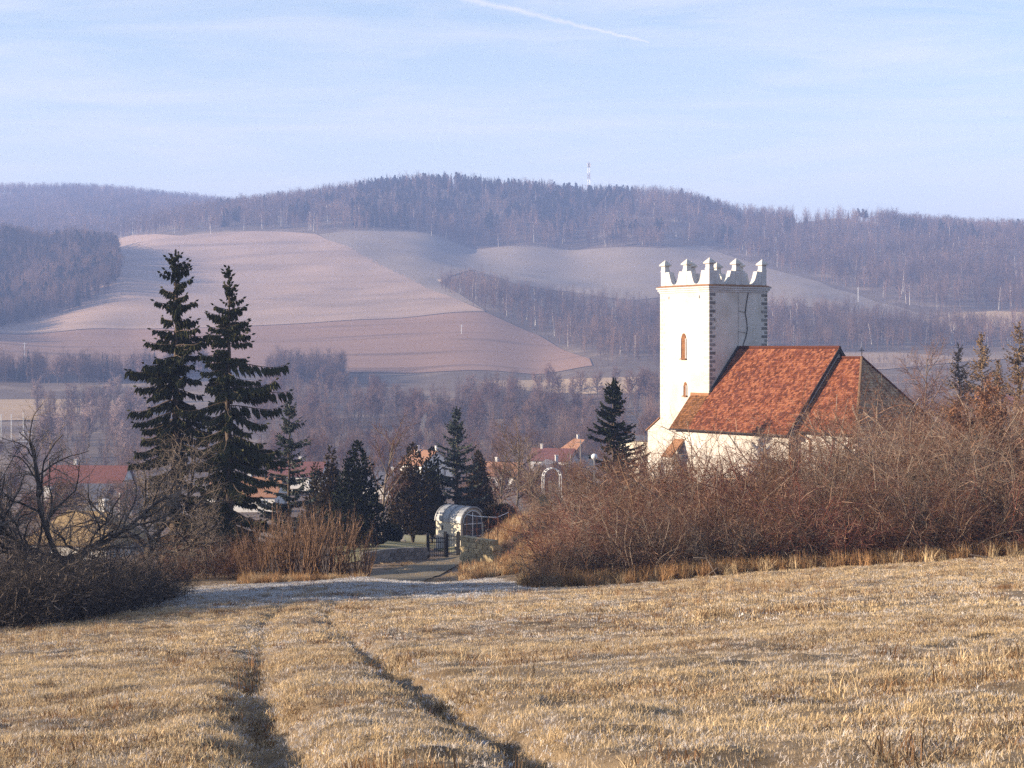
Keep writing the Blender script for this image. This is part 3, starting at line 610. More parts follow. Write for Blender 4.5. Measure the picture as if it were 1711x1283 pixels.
# nave and chancel
NH, NL, NB, RZ, EZ = 5.34, 11.36, 2.13, .1, -6.32
CH_, CL, CA, CRZ = 4.46, 17.5, 13.65, -.66; CEZ = -6.05
ov = .38; sl_ = (RZ - EZ) / NH
nave = MB().prism([(-NH + ov, 0), (NH - ov, 0), (NH - ov, cz(EZ) + ov * sl_ - .22), (0, cz(RZ) - .25), (-NH + ov, cz(EZ) + ov * sl_ - .22)], 0.004, NL - .2, Matrix(((0, 1, 0, 0), (1, 0, 0, 0), (0, 0, 1, 0), (0, 0, 0, 1)))).build('nave_wall', 'plaster', church)
for s in (1, -1): MB().box(-NB + .25, .0, s * (h + .004) if s > 0 else -NH + ov, NH - ov if s > 0 else -h - .004, 0, cz(EZ) + ov * sl_ - .25).build('nave_wing', 'plaster', nave)
for s in (1, -1):                           # gable strip beside the tower
    MB().add([(-NB + .25, s * (h + .004), cz(EZ) + .2), (-NB + .25, s * (NH - ov), cz(EZ) + .2), (-NB + .25, s * (h + .004), cz(RZ - sl_ * h) - .25), (0, s * (h + .004), cz(EZ) + .2), (0, s * (NH - ov), cz(EZ) + .2), (0, s * (h + .004), cz(RZ - sl_ * h) - .25)],
             [[0, 1, 2], [3, 5, 4], [0, 3, 4, 1], [1, 4, 5, 2], [2, 5, 3, 0]]).build('gable_wing', 'plaster', nave)
def P3(x, y, z): return Vector((x, y, cz(z)))
def tiles(name, m, o, u, v, lu, lv, umin, umax, parent, tw=.2, th=.19, mossu=None):
    """plain tiles on a slope: o eave corner, u along the eave, v up the slope"""
    u, v = u.normalized(), v.normalized(); n = u.cross(v).normalized(); n = n if n.z > 0 else -n; vs = []; fs = []; rn = []; rng = random.Random(5); rows = int(lv / th)
    for r in range(rows):
        t = r * th; a, b = umin(t / lv), umax(t / lv); k0 = int(a / tw) - 1; k1 = int(b / tw) + 1; sh = (r % 2) * tw / 2; sag = rng.gauss(0, .006)
        for k in range(k0, k1):
            x0 = max(a, k * tw + sh); x1 = min(b, (k + 1) * tw + sh - .006)
            if x1 - x0 < .03: continue
            l0 = .05 + sag + rng.gauss(0, .009); l1 = l0 + rng.gauss(0, .006); dt = rng.gauss(0, .012); up = t + th * 1.25; up = min(up, lv)
            p = [o + u * x0 + v * (t + dt) + n * l0, o + u * x1 + v * (t + dt) + n * l1, o + u * x1 + v * up + n * .012, o + u * x0 + v * up + n * .012]
            bb = len(vs); vs += p + [p[0] - n * .028, p[1] - n * .028]; fs += [[bb, bb + 1, bb + 2, bb + 3], [bb, bb + 4, bb + 5, bb + 1], [bb, bb + 3, bb + 4], [bb + 1, bb + 5, bb + 2]]
            rn += [min(1, max(0, rng.gauss(.5, .3)))] * 6
    me = mesh_np(name, vs, fs, m); at = me.attributes.new('rnd', 'FLOAT', 'POINT'); at.data.foreach_set('value', np.array(rn, np.float32))
    ob = link(name, me, parent); ob['kind'] = 'stuff'; return ob
def roof_plane(quad, parent, m='roof_brown', t=.1, nm='roof_deck'): return MB().slab(quad, t).build(nm, m, parent)
# nave: sunny slope with the wing beside the tower
lvn = math.hypot(NH, RZ - EZ); vdir = Vector((0, -NH, RZ - EZ)); frac = 1 - h / NH
roof = MB().slab([P3(0.02, 0, RZ), P3(0.02, NH, EZ), P3(NL, NH, EZ), P3(NL, 0, RZ)], .12).build('nave_roof', 'roof_brown', church)
MB().slab([P3(-NB, h + .02, RZ - sl_ * (h + .02)), P3(-NB, NH, EZ), P3(0.02, NH, EZ), P3(0.02, h + .02, RZ - sl_ * (h + .02))], .12).build('roof_deck', 'roof_brown', roof)
MB().slab([P3(NL, 0, RZ), P3(NL, -NH, EZ), P3(0.02, -NH, EZ), P3(0.02, 0, RZ)], .12).build('roof_deck', 'tile', roof)
MB().slab([P3(0.02, -h - .02, RZ - sl_ * (h + .02)), P3(0.02, -NH, EZ), P3(-NB, -NH, EZ), P3(-NB, -h - .02, RZ - sl_ * (h + .02))], .12).build('roof_deck', 'tile', roof)
tiles('roof_tiles', 'tile', P3(0, NH, EZ), Vector((1, 0, 0)), vdir, NL, lvn, lambda t: 0.06 if t > frac - .01 else .0, lambda t: NL, roof)
tiles('mossy_roof_tiles', 'tile_moss', P3(0, NH, EZ), Vector((1, 0, 0)), vdir, NL, lvn * frac * .985, lambda t: -NB, lambda t: -.0, roof)
MB().tube([P3(0, 0, RZ + .04), P3(NL + .05, 0, RZ + .04)], .11, 8).build('ridge_tiles', 'tile', roof)
# dark flashing and bargeboards; the east pair carries the overhang's shadow in its colour
b = MB(); b.tube([P3(.06, .05, RZ + .12), P3(.06, h - .02, RZ - sl_ * h + .17)], .11, 4).build('flashing', 'flash', roof)
MB().slab([P3(-NB - .06, h + .02, RZ - sl_ * h + .12), P3(0.06, h + .02, RZ - sl_ * h + .12), P3(0.06, h + .02, RZ - sl_ * h - .12), P3(-NB - .06, h + .02, RZ - sl_ * h - .12)], -.1).build('step_flashing', 'roof_brown', roof)
for s in (1, -1):
    MB().slab([P3(NL + .03, 0, RZ + .12), P3(NL + .03, s * (NH + .05), EZ + .02), P3(NL + .03, s * (NH + .05), EZ - .3), P3(NL + .03, 0, RZ - .25)], .07).build('bargeboard', 'flash', roof)
    MB().slab([P3(-NB - .03, s * h, RZ - sl_ * h + .08), P3(-NB - .03, s * (NH + .05), EZ + .02), P3(-NB - .03, s * (NH + .05), EZ - .2), P3(-NB - .03, s * h, RZ - sl_ * h - .15)], .05).build('bargeboard', 'roof_brown', roof)
# chancel
cov = .35; chancel = MB().box(NL - .2, CL - cov, -CH_ + cov, CH_ - cov, 0, cz(CEZ) + .1).build('chancel_wall', 'plaster', church)
croof = MB().slab([P3(NL - .2, 0, CRZ), P3(NL - .2, CH_, CEZ), P3(CL, CH_, CEZ), P3(CA, 0, CRZ)], .1).build('chancel_roof', 'roof_brown', church)
MB().slab([P3(CA, 0, CRZ), P3(CL, CH_, CEZ), P3(CL, -CH_, CEZ)], .1).build('roof_deck', 'tile_old', croof)
MB().slab([P3(CA, 0, CRZ), P3(CL, -CH_, CEZ), P3(NL - .2, -CH_, CEZ), P3(NL - .2, 0, CRZ)], .1).build('roof_deck', 'tile', croof)
lc = math.hypot(CH_, CRZ - CEZ)
tiles('roof_tiles', 'tile', P3(0, CH_, CEZ), Vector((1, 0, 0)), Vector((0, -CH_, CRZ - CEZ)), CL, lc, lambda t: NL + .12, lambda t: CL + (CA - CL) * t, croof)
lh = math.hypot(CL - CA, CRZ - CEZ)
tiles('hip_tiles', 'tile_old', P3(CL, 0, CEZ), Vector((0, 1, 0)), Vector((CA - CL, 0, CRZ - CEZ)), CH_, lh, lambda t: -CH_ * (1 - t), lambda t: CH_ * (1 - t), croof, .22, .24)
for s in (1, -1): MB().tube([P3(CA, 0, CRZ + .06), P3(CL, s * CH_, CEZ + .06)], .1, 6).build('hip_ridge', 'tile_old' if s > 0 else 'tile', croof)
MB().tube([P3(NL + .1, 0, CRZ + .04), P3(CA + .1, 0, CRZ + .04)], .1, 6).build('ridge_tiles', 'tile', croof)
cr = MB(); cr.tube([P3(CA, 0, CRZ), P3(CA, 0, CRZ + .82)], .03, 5); cr.tube([P3(CA, -.24, CRZ + .56), P3(CA, .24, CRZ + .56)], .028, 5); cr.build('roof_cross', 'iron', church)
gut = MB(); gut.tube([P3(NL, CH_ + .06, CEZ - .06), P3(CL, CH_ + .06, CEZ - .06)], .07, 6).build('gutter', 'flash', croof)
MB().tube([P3(-NB, NH + .06, EZ - .07), P3(NL, NH + .06, EZ - .07)], .07, 6).build('gutter', 'flash', roof)
MB().tube([P3(NL + .35, CH_ + .05, CEZ - .1), P3(NL + .6, CH_ + .05, CEZ - .25), P3(NL + 1.2, CH_ - cov + .1, CEZ - .6), P3(NL + 1.2, CH_ - cov + .1, GZ + .3)], .06, 6).build('downpipe', 'roof_brown', chancel)
# porch lean-to on the nave
po = MB().box(-1.9, -1.0, NH - ov, NH + .75, 0, cz(-8.35)).build('porch', 'plaster', church)
MB().slab([P3(-2.05, NH - ov, -7.15), P3(-2.05, NH + 1.0, -8.5), P3(-.85, NH + 1.0, -8.5), P3(-.85, NH - ov, -7.15)], .1).build('porch_roof', 'roof_brown', po)

# ------------------------------------------------------------------ houses
def house(name, label, px, d, w, l, hw, hr, rot, wall, roof_m, group=None, chims=((.2, .1),), wins=3, dz=0, hip=0, zt=None):
    g = G(px, d); t = thing(name, label, 'house', (g.x, g.y, g.z - .4 + dz), R(rot), 1, group)
    wl_ = MB().prism([(-w / 2, 0), (w / 2, 0), (w / 2, hw), (0, hw + hr * (1 - hip) - .1), (-w / 2, hw)] if not hip else [(-w / 2, 0), (w / 2, 0), (w / 2, hw), (-w / 2, hw)], -l / 2, l / 2).build('wall', wall, t)
    o = .45; e = hw - o * hr / (w / 2); hl = l / 2 + o; k = hip * w / 2
    rf = MB()
    if hip:
        rf.slab([(0, -hl + k, hw + hr), (-w / 2 - o, -hl, e), (-w / 2 - o, hl, e), (0, hl - k, hw + hr)][::-1], .14); rf.slab([(0, hl - k, hw + hr), (w / 2 + o, hl, e), (w / 2 + o, -hl, e), (0, -hl + k, hw + hr)][::-1], .14)
        rf.slab([(0, -hl + k, hw + hr), (w / 2 + o, -hl, e), (-w / 2 - o, -hl, e)][::-1], .14); rf.slab([(0, hl - k, hw + hr), (-w / 2 - o, hl, e), (w / 2 + o, hl, e)][::-1], .14)
    else:
        for s in (1, -1): rf.slab([(0, -hl, hw + hr), (s * (w / 2 + o), -hl, e), (s * (w / 2 + o), hl, e), (0, hl, hw + hr)][::-s], .14)
    r = rf.build('roof', roof_m, t)
    for cx_, cy_ in chims: MB().box(cx_ * w - .3, cx_ * w + .3, cy_ * l - .3, cy_ * l + .3, hw + hr * .35, hw + hr + .9).box(cx_ * w - .38, cx_ * w + .38, cy_ * l - .38, cy_ * l + .38, hw + hr + .9, hw + hr + 1.05).build('chimney', 'house_white', r)
    for s in (1, -1):
        for i in range(wins):
            y = (i + .5 - wins / 2) * l / wins; f = MB().box(s * w / 2 - .05, s * w / 2 + .05, y - .65, y + .65, hw * .4, hw * .4 + 1.4).build('window', 'white', t)
            MB().box(s * w / 2 - .055, s * w / 2 + .06, y - .5, y + .5, hw * .4 + .12, hw * .4 + 1.28).build('pane', 'glass', f)
        for x in (-w / 4, w / 4):
            f = MB().box(x - .55, x + .55, s * l / 2 - .05, s * l / 2 + .05, hw * .4, hw * .4 + 1.4).build('window', 'white', t)
            MB().box(x - .42, x + .42, s * l / 2 - .055, s * l / 2 + .06, hw * .4 + .12, hw * .4 + 1.28).build('pane', 'glass', f)
    return t
house('village_house', 'long house with bright red roof behind the gnarled orchard tree', 150, 330, 8, 15, 3.4, 3.2, 82, 'house_white', 'roof_red', None, ((.05, .2),), 4, 2.2)
house('village_house', 'low outbuilding with slate-grey roof in front of the red-roofed house', 178, 300, 7, 11, 2.6, 2.6, 86, 'house_grey', 'roof_slate', None, (), 3, .6)
house('cottage', 'cottage with ochre hipped roof and white chimney below the orchard tree', 148, 160, 7, 8.4, 2.6, 2.4, 70, 'house_white', 'roof_ochre', None, ((.12, -.12),), 2, -.1, .7)
house('village_house', 'house with orange-brown hipped roof and tan wall left of the dark spruce', 968, 470, 9, 10, 5.2, 3.6, 25, 'cream', 'roof_brown', None, ((.1, .25),), 3, 1.0, .5)
house('village_house', 'house with faded reddish roof between the arch and the tan house', 925, 455, 8, 11, 4.2, 2.8, 70, 'house_white', 'roof_red', None, ((0, .3),), 3, 1.6)
house('village_house', 'small grey-gabled house behind the white arch', 921, 370, 7, 9, 3.6, 3.0, 12, 'house_grey', 'roof_slate', None, ((.2, .1),), 2, 1.0)
house('village_house', 'white house with two chimneys and smoke in the valley centre', 712, 430, 9, 10, 5, 3.2, 35, 'house_white', 'roof_brown', None, ((-.12, .2), (.2, -.2)), 3, 2.0)
house('village_house', 'pale house half hidden behind the bare tree in the cemetery', 655, 380, 8, 11, 3.6, 2.6, 75, 'house_white', 'roof_slate', None, ((.1, 0),), 3)
house('village_house', 'house with pink-red roof behind the frosted spruce', 500, 400, 8, 12, 4, 2.8, 80, 'house_white', 'roof_red', None, ((.1, 0),), 3, 1.4)
house('village_house', 'dark-roofed house just left of the church tower base', 1068, 300, 8, 9, 3.2, 2.6, 60, 'house_grey', 'roof_slate', None, ((.1, 0),), 2, 2.4)
house('village_house', 'flat cream house with dark window beside the tower annex', 1082, 215, 4, 6, 7.0, .3, 34, 'cream', 'roof_slate', None, (), 2, 1.6)
house('village_house', 'red-roofed house among trees at the far right of the valley', 1664, 560, 8, 12, 3.4, 2.6, 85, 'house_white', 'roof_red', None, ((.1, 0),), 3, 3.0)
house('village_house', 'pale house glimpsed between the spruces', 415, 300, 8, 12, 3.6, 2.8, 80, 'house_white', 'roof_brown', None, ((.1, 0),), 3)
house('village_house', 'brown-roofed house behind the leafless thicket in the valley', 840, 420, 9, 11, 3.8, 2.8, 60, 'house_white', 'roof_brown', None, ((.1, .2),), 3, .5)
g = G(1625, 1090); t = thing('farm_building', 'long low white farm building far off on the hillside', 'building', g, R(90))
MB().box(-4, 4, -11, 11, -1, 2.6).build('wall', 'white', t); MB().slab([(-4.4, -11.4, 2.62), (4.4, -11.4, 2.62), (4.4, 11.4, 2.62), (-4.4, 11.4, 2.62)], -.3).build('roof', 'white', t)
g = G(1640, 1085); t = thing('farm_building', 'shorter white shed beside the long farm building', 'building', (g.x + 5, g.y + 6, g.z), R(80))
MB().prism([(-3, -1), (3, -1), (3, 3), (0, 4.4), (-3, 3)], -4, 4).build('wall', 'white', t)
# smoke from a chimney
g = P(709, 722, 430); v = []
sm = MB(); sm.tube([(0, 0, -1.3), (-.3, 0, .0), (-.5, .2, 1.5), (-.1, .1, 3.2), (.6, .2, 5)], [.15, .4, .65, .7, .2], 10)
so_ = sm.build('smoke', None, smooth=True, loc=g); tag(so_, 'small puff of white chimney smoke above the village', kind='stuff')
m = bpy.data.materials.new('smoke'); m.use_nodes = True; n = m.node_tree.nodes; n.remove(n['Principled BSDF']); pv = n.new('ShaderNodeVolumePrincipled'); pv.inputs['Density'].default_value = .13; pv.inputs['Color'].default_value = (.95, .95, .97, 1)
m.node_tree.links.new(pv.outputs[0], n['Material Output'].inputs['Volume']); so_.data.materials.append(m)

# ------------------------------------------------------------------ cemetery things
# barrel-vaulted tomb chapel
g = P(768, 912, 126); t = thing('barrel_chapel', 'small barrel-vaulted chapel with glazed arched door beyond the iron gate', 'chapel', (g.x, g.y, g.z - .1), R(40), 1)
# local: -y is the glazed front, -x the sunny side
cw, clen, hs = 2.1, 2.9, 1.9; rr = cw / 2
def vault(w, hs, n=12): return [(-w / 2, 0)] + [(-w / 2 * math.cos(math.pi * i / n), hs + w / 2 * math.sin(math.pi * i / n)) for i in range(n + 1)] + [(w / 2, 0)]
MB().prism(vault(cw, hs), -clen / 2, clen / 2).build('wall', 'cream', t)
vs = MB(); n = 14
for i in range(n):
    a0, a1 = math.pi * i / n, math.pi * (i + 1) / n; r2 = rr + .07
    vs.slab([(-r2 * math.cos(a0), -clen / 2 - .15, hs + r2 * math.sin(a0)), (-r2 * math.cos(a1), -clen / 2 - .15, hs + r2 * math.sin(a1)), (-r2 * math.cos(a1), clen / 2 + .1, hs + r2 * math.sin(a1)), (-r2 * math.cos(a0), clen / 2 + .1, hs + r2 * math.sin(a0))][::-1], .05)
vt = vs.build('vault', 'zinc', t)
for y in (-1.55, -.85, -.1, .65, 1.4): MB().tube([(-(rr + .09) * math.cos(math.pi * i / 12), y, hs + (rr + .09) * math.sin(math.pi * i / 12)) for i in range(13)], .035, 4).build('seam', 'house_grey', vt)
dr = MB().prism(vault(cw - .4, hs - .02), -clen / 2 - .03, -clen / 2 + .02).build('door', 'glass', t)
b = [MB().box(-.03, .03, -clen / 2 - .07, -clen / 2 - .035, .05, hs + .75)]
for zz in (.9, 1.8): b.append(MB().box(-.8, .8, -clen / 2 - .068, -clen / 2 - .036, zz, zz + .05))
for q in b: q.build('glazing_bar', 'white', dr)
MB().tube([(-(rr - .2) * math.cos(math.pi * i / 12), -clen / 2 - .06, hs + (rr - .2) * math.sin(math.pi * i / 12)) for i in range(13)], .035, 4).build('arch_frame', 'white', dr)
MB().box(-rr - .02, -rr + .01, .6, .75, 1.3, 1.6).build('vent', 'flash', t)
# iron gate
def gate(px, d, w, hgt, rot, label):
    g = G(px, d); t = thing('iron_gate', label, 'gate', (g.x, g.y, g.z), R(rot))
    for x in (-w / 2, w / 2): MB().box(x - .09, x + .09, -.09, .09, -.2, hgt + .2).build('post', 'iron', t)
    f = MB()
    for zz in (.15, hgt - .35, hgt - .1): f.box(-w / 2 + .09, w / 2 - .09, -.025, .025, zz, zz + .05)
    f.build('rail', 'iron', t); nb = int(w / .13)
    bar = MB().box(-.014, .014, -.012, .012, .1, hgt).mesh('bar', 'iron')
    for i in range(1, nb): link('bar', bar, t, (-w / 2 + i * w / nb, 0, 0))
gate(731, 108, 1.2, 1.35, 10, 'left leaf of the black iron cemetery gate'); gate(755, 109, .85, 1.4, -15, 'right leaf of the black iron cemetery gate below the chapel')
# low wall along the path and stone retaining wall
def wall_run(name, label, pts, hgt, th, m, stones=True, cat='wall', top=None):
    t = thing(name, label, cat, (*pts[0], float(Hs(*pts[0])))); o = Vector(t.location); rng = random.Random(3)
    core = MB(); rows = max(1, int(hgt / .24)); meshes = [MB().box(-.5, .5, -.5, .5, 0, 1).mesh('stone', m)]
    for (ax, ay), (bx, by) in zip(pts[:-1], pts[1:]):
        L = math.hypot(bx - ax, by - ay); an = math.atan2(by - ay, bx - ax); nx = max(1, int(L / .42))
        za, zb = (float(Hs(ax, ay)), float(Hs(bx, by))) if top is None else (top - hgt, top - hgt)
        q = [Vector((ax, ay, za - .3)), Vector((bx, by, zb - .3)), Vector((bx, by, zb + hgt - .03)), Vector((ax, ay, za + hgt - .03))]; nn = Vector((-math.sin(an), math.cos(an), 0)) * th * .42
        core.add([p - nn - o for p in q] + [p + nn - o for p in q], [[0, 1, 2, 3], [7, 6, 5, 4], [0, 4, 5, 1], [1, 5, 6, 2], [2, 6, 7, 3], [3, 7, 4, 0]])
        if stones:
            for r in range(rows):
                for i in range(nx):
                    f = (i + .5 + (.25 if r % 2 else -.25)) / nx; x, y = ax + (bx - ax) * f, ay + (by - ay) * f; z = za + (zb - za) * f + r * hgt / rows
                    link('stone', meshes[0], t, (x - o.x, y - o.y, z - o.z - .02), (0, 0, an), (L / nx * rng.uniform(.86, .96), th * rng.uniform(.95, 1.1), hgt / rows * rng.uniform(.88, .97)))
    core.build('core', 'stone_grey' if m == 'stone_grey' else 'stone_yellow', t); return t
wall_run('low_wall', 'low grey stone wall running along the path to the gate', [(lambda p: (p.x, p.y))(G(*q)) for q in ((606, 101), (640, 103), (675, 105), (712, 107))], .75, .3, 'stone_grey')
wall_run('retaining_wall', 'yellowish stone retaining wall beside the path under the bank', [(lambda p: (p.x, p.y))(P(*q)) for q in ((776, 0, 97), (800, 0, 95.6), (828, 0, 94.6))], 1.9, .5, 'stone_yellow', top=P(776, 894, 97).z)
# rail fence on the bank
t = thing('rail_fence', 'thin white and rusty rail fence on top of the retaining wall', 'fence', G(800, 101)); o = Vector(t.location); pp = []
for px, d in ((780, 98.5), (797, 97.5), (816, 97), (832, 97), (850, 100)):
    q = G(px, d); q.z = -10.5; pp.append(q - o + Vector((0, 0, 1.1))); MB().tube([q - o + Vector((0, 0, -.5)), q - o + Vector((0, 0, 1.15))], .025, 5).build('post', 'roof_brown', t)
MB().tube(pp, .022, 5).build('rail', 'white', t)
# lamp post with globe
g = G(993, 112); top = P(993, 763, 112); t = thing('lamp_post', 'tall thin lamp post with white globe between spruce and arch', 'street lamp', g)
MB().tube([(0, 0, -.3), (0, 0, .9), (0, 0, .95), (0, 0, top.z - g.z - .2)], [.06, .06, .035, .03], 8).build('pole', 'zinc', t); MB().tube([(0, 0, top.z - g.z - .24), (0, 0, top.z - g.z - .16)], .09, 8).build('collar', 'zinc', t)
import bmesh
bm = bmesh.new(); bmesh.ops.create_uvsphere(bm, u_segments=16, v_segments=10, radius=.2); gm = bpy.data.meshes.new('globe'); bm.to_mesh(gm); bm.free(); gm.materials.append(M['globe']); gm.polygons.foreach_set('use_smooth', np.ones(len(gm.polygons), bool))
link('globe', gm, t, (0, 0, top.z - g.z))
# white arch (grave or trellis), cross post, green panel
g = P(922, 845, 120); g.z = G(922, 120).z; top = P(922, 782, 120).z - g.z; t = thing('white_arch', 'white round garden arch in front of the grey-gabled house', 'arch', g, R(15))
for y in (-.25, .25): MB().tube([(-.62, y, -.2), (-.62, y, top - .62)] + [(-.62 * math.cos(math.pi * i / 14), y, top - .62 + .62 * math.sin(math.pi * i / 14)) for i in range(1, 14)] + [(.62, y, top - .62), (.62, y, -.2)], .03, 5).build('hoop', 'white', t)
for i in range(1, 14, 2): MB().tube([(-.62 * math.cos(math.pi * i / 14), -.25, top - .62 + .62 * math.sin(math.pi * i / 14)), (-.62 * math.cos(math.pi * i / 14), .25, top - .62 + .62 * math.sin(math.pi * i / 14))], .025, 4).build('rung', 'white', t)
g = G(919, 112); topz = P(919, 806, 112).z - g.z; t = thing('wooden_post', 'weathered wooden post standing before the white arch', 'post', g); MB().box(-.09, .09, -.08, .08, -.3, topz).build('shaft', 'wood_grey', t); MB().box(-.13, .13, -.12, .12, topz, topz + .08).build('cap', 'wood_grey', t)
g = G(909, 113); t = thing('green_board', 'dark green notice board beside the wooden post', 'board', g); zt = P(909, 826, 113).z - g.z
MB().box(-.3, .3, -.04, .04, zt - 1.0, zt).build('panel', 'green', t)
for x in (-.28, .28): MB().box(x - .03, x + .03, .045, .1, -.2, zt).build('leg', 'iron', t)
rng = random.Random(11)
for i, (px, d, lb) in enumerate(((668, 133, 'pale upright headstone under the dark yews'), (735, 121, 'white grave slab left of the barrel chapel'), (942, 116, 'small white box-shaped headstone near the green board'), (630, 128, 'headstone at the edge of the cemetery lawn'))):
    g = G(px, d); t = thing('headstone', lb, 'gravestone', g, rng.uniform(-.4, .4)); MB().box(-.45, .45, -.3, .3, -.2, .15).build('plinth', 'stone_grey', t); MB().prism(arch(.6, .9), -.08, .08, Matrix.Translation((0, 0, .15))).build('slab', 'stone_white', t)
# far poles, goal frames, mast
for i, (px, d, hgt, lb) in enumerate(((2, 520, 7.5, 'white pole at the left edge beside the sports ground'), (19, 520, 7.5, 'middle white pole of the sports ground'), (39, 520, 8, 'right-hand white pole of the sports ground'))):
    x, y = hit(px, 735, 400); k = y / 520; hgt *= k; t = thing('floodlight_pole', lb, 'pole', (x, y, float(Hs(x, y)))); MB().tube([(0, 0, -.5), (0, 0, hgt)], .13, 6).build('shaft', 'white', t); MB().box(-.3, .3, -.1, .1, hgt, hgt + .2).build('head', 'white', t)
for px, py, lb in ((44, 724, 'white goal frame beside the poles'), (38, 738, 'lower white frame on the misty sports ground')):
    x, y = hit(px, py + 12, 400); gz = -.3 - 2.6; t = thing('goal_frame', lb, 'goal', (x, y, float(Hs(x, y)) + 2.6))
    for x in (-2.4, 2.4): MB().tube([(x, 0, gz), (x, 0, 0)], .1, 5).build('post', 'white', t)
    MB().tube([(-2.5, 0, 0), (2.5, 0, 0)], .1, 5).build('crossbar', 'white', t)
g = G(984, 1960); topz = P(984, 271, 1960).z - g.z; t = thing('radio_mast', 'red and white lattice radio mast on the ridge skyline', 'mast', g)
for i in range(7):
    z0, z1 = topz * i / 7, topz * (i + 1) / 7; mm = 'white' if i % 2 else 'roof_red'; b = MB(); w0, w1 = 1.6 - i * .1, 1.5 - i * .1
    for sx, sy in ((-1, -1), (1, -1), (1, 1), (-1, 1)):
        b.tube([(sx * w0, sy * w0, z0), (sx * w1, sy * w1, z1)], .22, 4)
        tx, ty = (-sy, sx); b.tube([(sx * w0, sy * w0, z0), (tx * w1, ty * w1, z1)], .13, 4)
    b.build('lattice_section', mm, t)
for a in (0, 2.1, 4.2): MB().box(-.35, .35, 1.8, 2.3, topz - 5, topz - 1.5, Matrix.Rotation(a, 4, 'Z')).build('antenna', 'white', t)
for px, py0, py1, d, lb in ((771, 545, 553, 1050, 'thin pole standing in the ploughed field'), (41, 572, 588, 990, 'thin pole at the left end of the ploughed field'), (1434, 480, 495, 1250, 'white pole on the hillside right of the tower')):
    a, b = P(px, py0, d), P(px, py1, d); b.z = float(H(b.x, b.y)); t = thing('utility_pole', lb, 'pole', b); MB().tube([(0, 0, -.5), (0, 0, max(6, a.z - b.z))], .2, 5).build('shaft', 'white', t); MB().box(-.9, .9, -.1, .1, max(6, a.z - b.z) - .8, max(6, a.z - b.z) - .6).build('crossarm', 'white', t)
for px, py0, d, lb in ((200, 838, 240, 'grey concrete utility pole beside the slate-roofed outbuilding'), (954, 758, 330, 'wooden utility pole left of the tan house'), (970, 735, 330, 'taller wooden utility pole in front of the tan house')):
    g = G(px, d); topz = P(px, py0, d).z - g.z; t = thing('utility_pole', lb, 'pole', g); MB().tube([(0, 0, -.3), (0, 0, max(5, topz))], [.16, .1], 7).build('shaft', 'stone_white' if d == 240 else 'wood_grey', t); MB().box(-.8, .8, -.06, .06, max(5, topz) - .5, max(5, topz) - .38).build('crossarm', 'wood_grey', t)

# ------------------------------------------------------------------ near and middle trees
def at(px, d, dz=0): g = G(px, d); g.z += dz; return g
# the two tall spruces
s1 = spruce_meshes(21, 17.6, 2.65, .06, 2.2, .8, .95, .7, .42, .5, gap=.16, wd=.095)
place_tree('spruce_tree', 'tallest drooping spruce, left of the pair, its trunk showing through gaps', 'tree', s1, at(293, 95), .4, crown='needles')
s2 = spruce_meshes(22, 16.4, 2.6, .06, 2.3, .8, .95, .85, .55, .42, gap=.12, wd=.095, extra=[(11.3, 0.0, 3.1, .0), (10.2, .1, 3.3, -.1), (9.9, -.4, 3.0, .2), (9.0, .3, 2.8, 0)])
place_tree('spruce_tree', 'slightly shorter drooping spruce, right of the pair, with long side branches', 'tree', s2, at(382, 93), 0, crown='needles')
s3 = spruce_meshes(23, 10.5, 2.7, .03, 1.9, .3, .4, .85, .8, .34, mc='needle_frost', gap=.03, wd=.065)
place_tree('spruce_tree', 'smaller frosted spruce directly right of the tall pair', 'tree', s3, at(483, 112), 1, crown='needles')
s4 = spruce_meshes(24, 10.2, 2.6, .03, 2.1, .2, .36, .8, .85, .3, mc='needle_frost', gap=.02, wd=.065)
g = at(763, 140); place_tree('spruce_tree', 'regular frosted spruce standing behind the barrel chapel', 'tree', s4, g, 2, (P(763, 678, 140).z - g.z) / 10.3, crown='needles')
s5 = spruce_meshes(25, 9, 2.25, .03, 2.6, .25, .36, .75, .7, .28, mc='needle_dark', gap=.02, wd=.07)
g = at(1025, 128); place_tree('spruce_tree', 'dark broad spruce just left of the church tower', 'tree', s5, g, 2, (P(1025, 630, 128).z - g.z) / 9.1, crown='needles')
# yews and thujas of the cemetery
for px, d, top, rad, mc, n, lb, sd in ((597, 118, 737, 1.75, 'needle_dark', 7000, 'almost black yew at the left end of the cemetery lawn', 1), (553, 124, 748, 1.0, 'needle_brown', 3500, 'narrow browned thuja left of the black yew', 2), (690, 136, 742, 1.75, 'needle_brown', 6500, 'red-brown topped thuja behind the cemetery lawn', 3),
        (722, 139, 748, 1.2, 'needle_dark', 5000, 'dark thuja squeezed between the brown thuja and frosted spruce', 4), (800, 142, 755, 1.3, 'needle_brown', 4500, 'browned thuja right of the frosted spruce above the chapel', 5), (528, 128, 775, 1.0, 'needle_brown', 2500, 'low rusty thuja beside the smaller frosted spruce', 6)):
    g = at(px, d); hh = P(px, top, d).z - g.z; place_tree('yew_tree' if 'yew' in lb else 'thuja_tree', lb, 'tree', conifer_shell(sd, hh, rad * 1.3, n, mc, .1 if sd in (3, 4) else .02), g, sd, crown='foliage')
